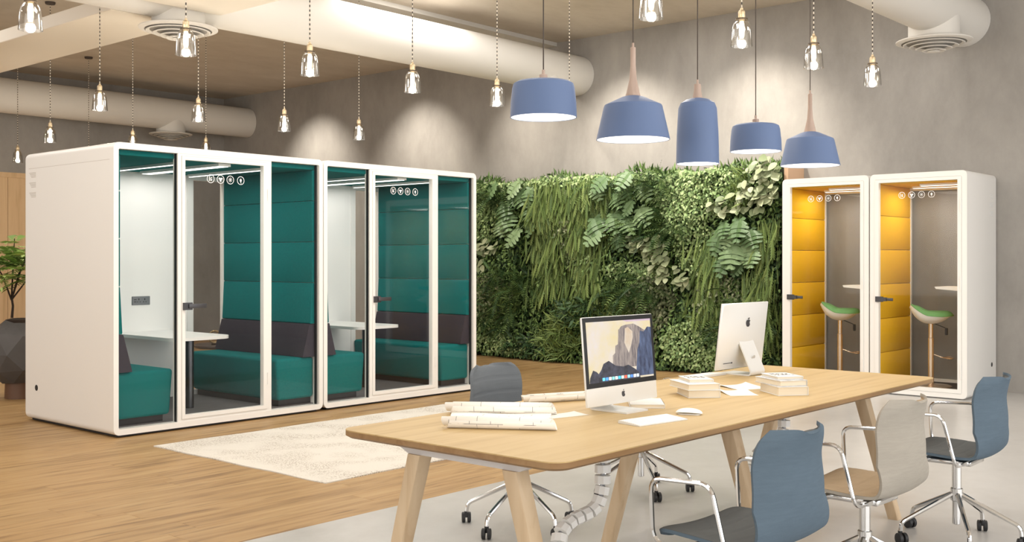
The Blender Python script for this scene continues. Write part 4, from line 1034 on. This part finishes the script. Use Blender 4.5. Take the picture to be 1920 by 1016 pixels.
# ------------------------------------------------------------------ living wall
GX = 11.42      # mean front of the planting
GY0, GY1, GZ1 = 5.81, 12.2, 2.55
lw = thing('living_wall', 'living wall of ferns, monstera and mixed leafy plants on the back wall', 'plant wall', (GX, 0, 0))
MB().box(0.14, XB-GX-0.002, GY0, GY1, 0.015, 2.47).build('backing_panel', mat('planting_felt', srgb(40,46,30), 0.95), lw, 0)
MB().box(0.02, XB-GX-0.002, GY0-0.05, GY0-0.001, 0.001, 2.60).build('end_board', mat('tan_board', srgb(206,172,142), 0.6), lw, 0)
def leafset(name, tv, tf, pos, Ld, Nd, sc, m_, tint=None, parent=lw):
    tv = np.array(tv, float); n = len(pos); k = len(tv)
    pos = np.asarray(pos, float); Ld = np.asarray(Ld, float); Nd = np.asarray(Nd, float); sc = np.asarray(sc, float)
    Ld = Ld/np.linalg.norm(Ld, axis=1, keepdims=True)
    T = np.cross(Ld, Nd); T /= np.linalg.norm(T, axis=1, keepdims=True)+1e-9
    Nn = np.cross(T, Ld)
    V = pos[:,None,:] + sc[:,None,None]*(tv[None,:,0:1]*T[:,None,:]+tv[None,:,1:2]*Ld[:,None,:]+tv[None,:,2:3]*Nn[:,None,:])
    V = V.reshape(-1,3); V[:,0] = np.minimum(V[:,0], XB-GX-0.01)
    V[:,2] = np.maximum(V[:,2], 0.004); V[:,1] = np.maximum(V[:,1], GY0+0.002)
    nf = len(tf); fl = len(tf[0])
    F = (np.array(tf)[None,:,:]+(np.arange(n)*k)[:,None,None]).reshape(-1, fl)
    me = bpy.data.meshes.new(name); me.vertices.add(len(V)); me.vertices.foreach_set('co', V.astype(np.float32).ravel())
    me.loops.add(F.size); me.loops.foreach_set('vertex_index', F.astype(np.int32).ravel())
    me.polygons.add(len(F)); me.polygons.foreach_set('loop_start', np.arange(0, F.size, fl, dtype=np.int32))
    me.update(calc_edges=True)
    at = me.attributes.new('tint', 'FLOAT', 'FACE'); tt = NR.random(n) if tint is None else np.asarray(tint)
    at.data.foreach_set('value', np.repeat(tt, nf).astype(np.float32))
    me.materials.append(m_); me.shade_smooth() if False else None
    o = bpy.data.objects.new(name, me); C.objects.link(o)
    if parent is not None: o.parent = parent
    o['kind'] = 'stuff'
    return o
OVAL = ([(0,0,0),(-0.32,0.35,0.06),(0,0.4,-0.02),(0.32,0.35,0.06),(-0.25,0.75,0.03),(0,0.78,-0.05),(0.25,0.75,0.03),(0,1.05,-0.14)],
        [(0,2,1),(0,3,2),(1,2,5),(1,5,4),(2,3,6),(2,6,5),(4,5,7),(5,6,7)])
BLADE = ([(-0.05,0,0),(0.05,0,0),(0.045,0.5,0.02),(-0.045,0.5,0.02),(0,1.0,-0.08)], [(0,1,2),(0,2,3),(3,2,4)])
LANCE = ([(0,0,0),(-0.13,0.4,0.03),(0,0.42,-0.02),(0.13,0.4,0.03),(0,1.0,-0.12)], [(0,2,1),(0,3,2),(1,2,4),(2,3,4)])
def frond_template(n=9, w0=0.20, droop=0.35, lw_=0.05):
    v = []; f = []
    for i in range(n):
        a = (i+0.5)/n; y0 = a; z0 = -droop*a*a
        ln = w0*math.sin(PI*min(1,0.12+0.9*(1-a)))**0.8 if a > 0.1 else w0*0.5
        for s in (-1, 1):
            b = len(v); v += [(0,y0-lw_*0.5,z0),(0,y0+lw_*0.5,z0-0.01),(s*ln,y0+lw_*0.9,z0-0.04)]; f.append((b,b+1,b+2) if s > 0 else (b,b+2,b+1))
    return v, f
FROND = frond_template()
FERN = frond_template(13, 0.13, 0.5, 0.075)
TASSEL = frond_template(11, 0.075, 0.0, 0.13)
def zone(Y, Z):
    return None
def rnd(n, a, b): return NR.uniform(a, b, n)
def orient(n, down=0.6, out=0.6, side=0.6, nout=1.0):
    Ld = np.stack([-out*np.abs(NR.normal(0.7,0.4,n)), NR.normal(0,side,n), -down+NR.normal(0,0.45,n)], 1)
    Nd = np.stack([-nout*np.ones(n), NR.normal(0,0.35,n), 0.6+NR.normal(0,0.35,n)], 1)
    return Ld, Nd
G_MID = leaf_mat('leaf_mid_green', srgb(62,86,44), srgb(92,118,62), srgb(120,146,84))
G_DARK = leaf_mat('leaf_dark_green', srgb(36,58,32), srgb(54,82,46), srgb(80,108,62))
G_PALE = leaf_mat('leaf_pale_green', srgb(112,140,88), srgb(146,170,112), srgb(184,202,146))
G_FERN = leaf_mat('leaf_fern_green', srgb(74,96,48), srgb(100,122,62), srgb(132,150,86))
G_OLIVE = leaf_mat('leaf_grey_green', srgb(98,108,78), srgb(124,132,98), srgb(152,158,124))
G_MONST = leaf_mat('leaf_monstera', srgb(82,108,70), srgb(104,130,88), srgb(134,156,114), 0.45)
G_CALAD = leaf_mat('leaf_silver', srgb(116,130,94), srgb(146,156,118), srgb(174,180,146), 0.5)
def bumpy(Y, Z): return 0.05*np.sin(Y*3.1+1.3)*np.cos(Z*2.7)+0.035*np.sin(Y*7.3+Z*5.1)+0.02*np.sin(Z*11+Y*4)
def topz(Y): return 2.47+0.045*np.sin(Y*4.3)+0.03*np.sin(Y*9.7+1)
def put(n, y0, y1, z0, z1, dx=0.0, jit=0.05):
    Y = rnd(n, y0, y1); Z = rnd(n, z0, z1); Z = np.minimum(Z, topz(Y)+rnd(n,-0.03,0.05)); Z = np.maximum(Z, 0.03)
    X = dx+bumpy(Y, Z)+NR.normal(0, jit, n)
    return np.stack([X, Y, Z], 1)
def ell(n, cy, cz, ry, rz, dx=0.0, jit=0.04):
    a = rnd(n, 0, 2*PI); r = np.sqrt(NR.random(n)); Y = cy+ry*r*np.cos(a); Z = np.clip(cz+rz*r*np.sin(a), 0.03, None); Z = np.minimum(Z, topz(Y)+0.05)
    return np.stack([dx+bumpy(Y,Z)+NR.normal(0,jit,n)-0.05*(1-r), Y, Z], 1)
# 1 ground layer of mixed dark and mid foliage everywhere
P = put(15000, GY0+0.02, GY1-0.02, 0.02, 2.5, 0.06); Ld, Nd = orient(len(P)); leafset('dark_foliage', *OVAL, P, Ld, Nd, rnd(len(P),0.04,0.085), G_DARK)
P = put(13000, GY0+0.02, 11.2, 0.02, 2.5, -0.01); Ld, Nd = orient(len(P)); leafset('leafy_foliage', *OVAL, P, Ld, Nd, rnd(len(P),0.028,0.06), G_MID)
# 2 pale small-leaved patches
L_ = []
for cy, cz, ry, rz, n in ((6.85,2.2,0.62,0.32,2600),(7.25,2.0,0.35,0.3,900),(6.95,1.55,0.3,0.35,800),(10.45,2.05,0.3,0.4,900),(8.75,1.45,0.28,0.14,350),(7.9,1.25,0.4,0.12,500),(10.4,0.35,0.45,0.28,1100),(9.75,0.18,0.5,0.14,700),(6.9,0.35,0.5,0.3,1500),(8.6,2.43,1.3,0.1,900),(10.4,2.43,0.6,0.08,500)):
    L_.append(ell(n, cy, cz, ry, rz, -0.05))
P = np.concatenate(L_); Ld, Nd = orient(len(P)); leafset('pale_small_leaves', *OVAL, P, Ld, Nd, rnd(len(P),0.028,0.055), G_PALE)
# 3 grey-green patches
P = np.concatenate([ell(n, *a, -0.04) for a, n in (((7.6,0.85,0.3,0.35),1100),((8.95,1.8,0.2,0.55),500),((10.3,0.85,0.45,0.35),900),((7.9,0.35,0.4,0.3),800),((6.6,0.9,0.35,0.4),700))])
Ld, Nd = orient(len(P)); leafset('grey_green_leaves', *OVAL, P, Ld, Nd, rnd(len(P),0.03,0.06), G_OLIVE)
# 4 hanging tassel ferns
L_ = []
for cy, w_, zt, zb, n in ((9.25,0.30,2.5,0.95,420),(8.55,0.33,2.5,0.95,440),(8.9,0.5,2.5,1.9,230),(5.98,0.18,1.9,0.45,170),(6.75,0.22,1.75,0.75,200),(6.1,0.2,1.3,0.5,120)):
    Y = cy+NR.normal(0, w_*0.5, n); Z = rnd(n, zb+0.1, zt); L_.append(np.stack([-0.07+bumpy(Y,Z)+NR.normal(0,0.03,n)-0.05*(Z-zb)/(zt-zb), Y, Z], 1))
P = np.concatenate(L_); n = len(P)
Ld = np.stack([-np.abs(NR.normal(0.16,0.12,n)), NR.normal(0,0.22,n), -np.ones(n)], 1); Nd = np.stack([-np.ones(n), NR.normal(0,0.5,n), NR.normal(0.2,0.2,n)], 1)
leafset('tassel_fern', *TASSEL, P, Ld, Nd, rnd(n,0.22,0.38), G_FERN)
# 5 arching ferns, darker
L_ = [ell(n, *a, -0.06) for a, n in (((9.9,1.05,0.4,0.22),130),((7.85,1.0,0.42,0.22),140),((10.15,0.6,0.35,0.3),90),((7.4,1.85,0.3,0.2),60),((7.7,1.75,0.35,0.15),60),((8.0,2.3,0.6,0.15),60),((6.4,0.6,0.4,0.4),120),((10.3,2.3,0.35,0.15),70),((7.5,2.35,0.3,0.12),50))]
P = np.concatenate(L_); n = len(P); Ld = np.stack([-np.abs(NR.normal(0.7,0.3,n)), NR.normal(0,0.8,n), NR.normal(0.05,0.5,n)], 1); Nd = np.stack([-0.4*np.ones(n), NR.normal(0,0.3,n), np.ones(n)], 1)
leafset('arching_fern', *FROND, P, Ld, Nd, rnd(n,0.16,0.30), G_MID)
leafset('dark_fern', *FERN, P+NR.normal(0,0.05,P.shape), Ld+NR.normal(0,0.3,Ld.shape), Nd, rnd(n,0.16,0.28), G_DARK)
# 6 grassy tufts along the top and low down
L_ = [ell(n, *a, -0.05) for a, n in (((8.7,0.55,0.5,0.25),700),((9.1,0.25,0.35,0.2),600),((10.0,0.8,0.25,0.2),250),((8.1,0.75,0.3,0.2),350),((6.35,2.2,0.12,0.25),250))]
P = np.concatenate(L_); n = len(P); Ld = np.stack([-np.abs(NR.normal(0.5,0.3,n)), NR.normal(0.1,0.45,n), NR.normal(0.2,0.6,n)], 1); Nd = np.stack([-np.ones(n), NR.normal(0,0.4,n), 0.4*np.ones(n)], 1)
leafset('grass_tufts', *BLADE, P, Ld, Nd, rnd(n,0.10,0.20), G_FERN)
Y = rnd(900, GY0+0.05, 11.3); P = np.stack([rnd(900,-0.05,0.28), Y, topz(Y)-rnd(900,0.0,0.06)], 1); n = 900
Ld = np.stack([NR.normal(-0.3,0.4,n), NR.normal(0,0.5,n), np.abs(NR.normal(0.8,0.3,n))], 1); Nd = np.stack([-np.ones(n), NR.normal(0,0.5,n), 0.3*np.ones(n)], 1)
leafset('top_sprigs', *LANCE, P, Ld, Nd, rnd(n,0.07,0.15), G_MID)
L_ = [ell(n, *a, -0.07) for a, n in (((8.75,0.75,0.45,0.12),260),((8.6,0.6,0.4,0.15),200),((9.6,0.2,0.4,0.12),220),((6.2,0.25,0.35,0.2),200))]
P = np.concatenate(L_); n = len(P); Ld, Nd = orient(n, 0.1, 0.8, 0.8); leafset('lance_leaves', *LANCE, P, Ld, Nd, rnd(n,0.10,0.18), G_DARK)
P = put(2600, GY0+0.05, 11.0, 0.1, 2.45, -0.09, 0.03); Ld, Nd = orient(len(P)); leafset('mixed_sprigs', *LANCE, P, Ld, Nd, rnd(len(P),0.05,0.11), G_MID)
# 7 monstera leaves, each its own part
def monstera_mesh():
    mb = MB(); K = 5
    def half(s):
        mid = [(0, 0.02+0.98*k/K) for k in range(K+1)]
        for k in range(K):
            y0, y1 = mid[k][1], mid[k+1][1]; c = (y0+y1)/2
            wd = 0.60*math.sin(PI*min(0.98,(c*0.86+0.14)))**0.75
            tip = c+0.16-0.10*c; lift = 0.05*math.sin(PI*c)
            zb = -0.22*c*c
            mb.add([(0,y0,zb),(0,y1,zb-0.01),(s*wd*0.42,y1+0.06,zb+lift),(s*wd*0.42,y0+0.065,zb+lift),(s*wd*0.88,tip+0.055,zb-0.02),(s*wd,tip-0.02,zb-0.05),(s*wd*0.86,tip-0.075,zb-0.03)],
                   [(0,1,2,3),(3,2,4,5),(3,5,6)])
        mb.add([(0,0.02,0),(s*0.2,-0.08,0.03),(s*0.34,-0.02,0.0),(s*0.3,0.1,0.02)], [(0,1,2,3)])
    half(1); half(-1)
    mb.tube([(0,-0.25,0.02),(0,0.0,0.004),(0,0.5,-0.05),(0,0.98,-0.22)], [0.012,0.012,0.008,0.003], 5)
    me = bpy.data.meshes.new('monstera_leaf'); me.from_pydata(mb.v, [], mb.f); me.materials.append(G_MONST); me.update(); return me
MM = monstera_mesh()
def basis(L, N):
    L = Vector(L).normalized(); N = Vector(N); T = L.cross(N).normalized(); N2 = T.cross(L); m_ = Matrix((T, L, N2)).transposed(); return m_.to_4x4()
def leaf_part(name, me, pos, L, N, s):
    o = bpy.data.objects.new(name, me); C.objects.link(o); o.parent = lw
    o.matrix_local = Matrix.Translation(pos) @ basis(L, N) @ Matrix.Diagonal((s,s,s,1)); return o
rr = random.Random(5)
for y, z in ((10.10,2.38),(9.71,2.40),(10.0,2.12),(9.56,2.06),(9.71,2.25),(10.1,1.82),(9.66,1.73),(9.47,1.88),(9.95,1.95),(9.85,2.2),(9.5,2.3),
             (8.2,2.37),(7.83,2.42),(8.08,2.16),(7.79,2.05),(7.66,2.24),(8.29,1.71),(8.03,1.64),(7.87,1.84),(8.38,2.27),(8.1,1.9),(7.7,1.95),(7.95,2.25),(8.4,1.85),
             (6.48,1.75),(6.27,1.78),(6.17,1.65),(6.34,1.49),(6.27,1.30),(6.45,1.37),(6.1,1.43),(6.56,1.62),(6.4,1.62),(6.2,1.5)):
    s = rr.uniform(0.20,0.30)
    leaf_part('monstera_leaf', MM, (-0.14-rr.uniform(0,0.08)+0.02, y, z+0.08), (-0.45+rr.uniform(-0.2,0.2), rr.uniform(-0.7,0.7), -0.75), (-0.9, rr.uniform(-0.3,0.3), 0.75), s)
# 8 big pale silver leaves, each its own part
def calad_mesh():
    mb = MB(); prof = [0.0,0.26,0.36,0.37,0.31,0.2,0.0]; n_ = 6
    vs_ = []
    for i in range(n_+1):
        y_ = -0.05+1.08*i/n_; w_ = prof[i]
        vs_ += [(-w_,y_,0.06*math.sin(PI*i/n_)-0.10*(y_**2)),(0,y_+ (0.04 if i else 0.06),-0.03-0.10*(y_**2)),(w_,y_,0.06*math.sin(PI*i/n_)-0.10*(y_**2))]
    fs_ = []
    for i in range(n_):
        a = i*3; fs_ += [(a,a+1,a+4,a+3),(a+1,a+2,a+5,a+4)]
    mb.add(vs_, fs_); me = bpy.data.meshes.new('silver_leaf'); me.from_pydata(mb.v, [], mb.f); me.materials.append(G_CALAD); me.shade_smooth(); me.update(); return me
CM = calad_mesh()
for cy, cz, ry, rz, n in ((6.0,2.30,0.24,0.26,70),(6.2,2.05,0.22,0.14,22),(6.52,2.0,0.2,0.1,16),(7.75,1.58,0.16,0.12,16),(7.5,1.5,0.24,0.18,34),(7.32,1.25,0.2,0.16,20),(7.1,1.12,0.14,0.1,10),(10.55,1.48,0.2,0.22,22),(10.25,1.56,0.16,0.12,12),(10.48,1.25,0.2,0.14,12)):
    for _ in range(n):
        a = rr.uniform(0,2*PI); q = math.sqrt(rr.random()); 
        leaf_part('silver_leaf', CM, (-0.09-rr.uniform(0,0.09), cy+ry*q*math.cos(a), cz+rz*q*math.sin(a)+0.04), (-0.5+rr.uniform(-0.3,0.3), rr.uniform(-0.8,0.8), -0.6+rr.uniform(-0.3,0.6)), (-0.9, rr.uniform(-0.4,0.4), 0.6), rr.uniform(0.09,0.14))

# ------------------------------------------------------------------ potted plant at the far left
pt = thing('faceted_planter', 'dark faceted planter on a round stand left of the first pod', 'planter', (4.91,10.84,0))
rr = random.Random(3)
fac = MB(); lev = [(0.20,0.165,8,0.0),(0.33,0.30,8,0.4),(0.37,0.46,8,0.0),(0.33,0.64,8,0.4),(0.17,0.775,8,0.0)]
vs_ = []
for r_, z_, n_, ph in lev:
    for k in range(8):
        a = ph+2*PI*k/8; q = r_*rr.uniform(0.93,1.06); vs_.append((q*math.cos(a), q*math.sin(a), z_+rr.uniform(-0.02,0.02)))
fs_ = []
for i in range(len(lev)-1):
    for k in range(8):
        a, b_, c_, d_ = i*8+k, i*8+(k+1)%8, (i+1)*8+(k+1)%8, (i+1)*8+k
        if i % 2: fs_ += [(a,b_,c_),(a,c_,d_)]
        else: fs_ += [(a,b_,d_),(b_,c_,d_)]
fs_ += [tuple(range(7,-1,-1)), tuple(range(32,40))]
fac.add(vs_, fs_).build('bowl', mat('slate_stone', srgb(84,82,82), 0.55, var=0.2, vscale=(3,3,3)), pt, 0)
MB().lathe([(0.16,0.0),(0.155,0.18)], 24).build('stand', mat('walnut_stand', srgb(104,74,54), 0.5), pt)
MB().lathe([(0.0,0.80),(0.10,0.797),(0.15,0.785),(0.155,0.75)], 16).build('soil', mat('soil', srgb(48,36,28), 0.95), pt)
pl = thing('potted_tree', 'young tree with feathery green leaves growing in the faceted planter', 'plant', (4.845,10.915,0.80))
M_TRUNK = mat('dark_bark', srgb(52,40,32), 0.8)
MB().tube([(0,0,0.0),(0.01,0,0.12),(0.0,0.01,0.22)], [0.014,0.012,0.011], 8).build('trunk', M_TRUNK, pl)
G_POT = leaf_mat('leaf_potted', srgb(112,146,66), srgb(150,178,94), srgb(186,206,128))
LEAFLET = ([(0,0,0),(-0.14,0.4,0.02),(0.14,0.4,0.02),(0,1.0,-0.08)], [(0,2,1),(1,2,3)])
def pinnate_mesh():
    mb = MB()
    for k in range(9):
        a = (k+1)/9.5; y_ = a; z_ = -0.35*a*a; ln = 0.40*math.sin(PI*(0.15+0.75*(1-a)))+0.06
        for s in (-1, 1):
            d = Vector((s*0.9,0.42,-0.15)).normalized(); p_ = Vector((0,y_,z_)); q_ = Vector((-d.y*s,d.x*s,0))*0.055
            mb.add([p_, p_+d*ln*0.45+q_, p_+d*ln*0.45-q_, p_+d*ln+Vector((0,0,-0.04))], [(0,1,3),(0,3,2)])
    mb.add([(0,0.95,-0.31),(-0.06,1.1,-0.4),(0,1.3,-0.55),(0.06,1.1,-0.4)], [(0,1,2,3)])
    mb.tube([(0,0,0),(0,0.5,-0.09),(0,1.0,-0.36)], 0.007, 5)
    me = bpy.data.meshes.new('leaf'); me.from_pydata(mb.v, [], mb.f); me.materials.append(G_POT); me.update(); return me
PM = pinnate_mesh()
rr = random.Random(12)
for bi, (bx, by, bz, n_) in enumerate(((0.24,-0.16,0.52,11),(-0.14,0.12,0.60,8),(0.04,0.03,0.80,12),(0.2,0.1,0.66,10),(-0.2,-0.1,0.50,8),(0.1,-0.2,0.70,12))):
    MB().tube([(0.0,0.01,0.18),(bx*0.45,by*0.45,0.18+(bz-0.18)*0.55),(bx,by,bz)], [0.009,0.007,0.004], 6).build('branch', M_TRUNK, pl)
    for k in range(n_):
        t_ = rr.uniform(0.5,1.0); a = rr.uniform(0,2*PI)
        pos = Vector((bx*t_, by*t_, 0.18+(bz-0.18)*t_))
        o = bpy.data.objects.new('leaf', PM); C.objects.link(o); o.parent = pl
        s = rr.uniform(0.20,0.32)
        o.matrix_local = Matrix.Translation(pos) @ basis((math.cos(a),math.sin(a),rr.uniform(-0.1,0.8)), (0,0,1) if True else None) @ Matrix.Diagonal((s,s,s,1))

# ------------------------------------------------------------------ small things seen through the first pod
lt = thing('side_table', 'low dark round table seen through the glass back of the first pod', 'table', (6.98,10.42,0))
MB().lathe([(0.0,0.40),(0.30,0.40),(0.31,0.41),(0.31,0.43),(0.30,0.44),(0.0,0.44)], 32).build('tabletop', mat('dark_walnut', srgb(60,48,40), 0.45), lt)
MB().lathe([(0.16,0.0),(0.15,0.015),(0.03,0.03),(0.025,0.40)], 24).build('pedestal', M_DARK, lt)
rg = MB(); rg.tube([(0.065*math.cos(a), 0, 0.088+0.065*math.sin(a)) for a in [k*2*PI/28 for k in range(28)]], 0.0115, 8, closed=True)
rs = thing('ring_ornament', 'bronze ring ornament on the low dark table behind the pod', 'ornament', (6.84,10.36,0.44), math.radians(-40))
rg.build('ring', mat('bronze', srgb(150,132,100), 0.35, 0.8), rs)
MB().rbox(-0.035,0.035,-0.03,0.03,0.0,0.02,0.003,1).build('ring_base', mat('bronze_dark', srgb(70,58,46), 0.5, 0.5), rs)
wt = thing('coffee_table', 'low white table beside the dark round table behind the pod', 'table', (6.35,10.35,0))
MB().rbox(-0.32,0.20,-0.25,0.25,0.33,0.36,0.006,2).build('tabletop', M_WHITE2, wt)
for sx, sy in ((-0.28,-0.21),(0.16,-0.21),(-0.28,0.21),(0.16,0.21)): MB().tube([(sx,sy,0.0),(sx,sy,0.33)], 0.015, 8).build('leg', M_WHITE2, wt)
tag(MB().rbox(-0.05,0.05,-0.04,0.04,0.0,0.045,0.004,1).build('white_box', M_WHITE2, None, 35, (6.92-0.02,10.28,0.44)), 'small white box on the low dark round table', 'box')
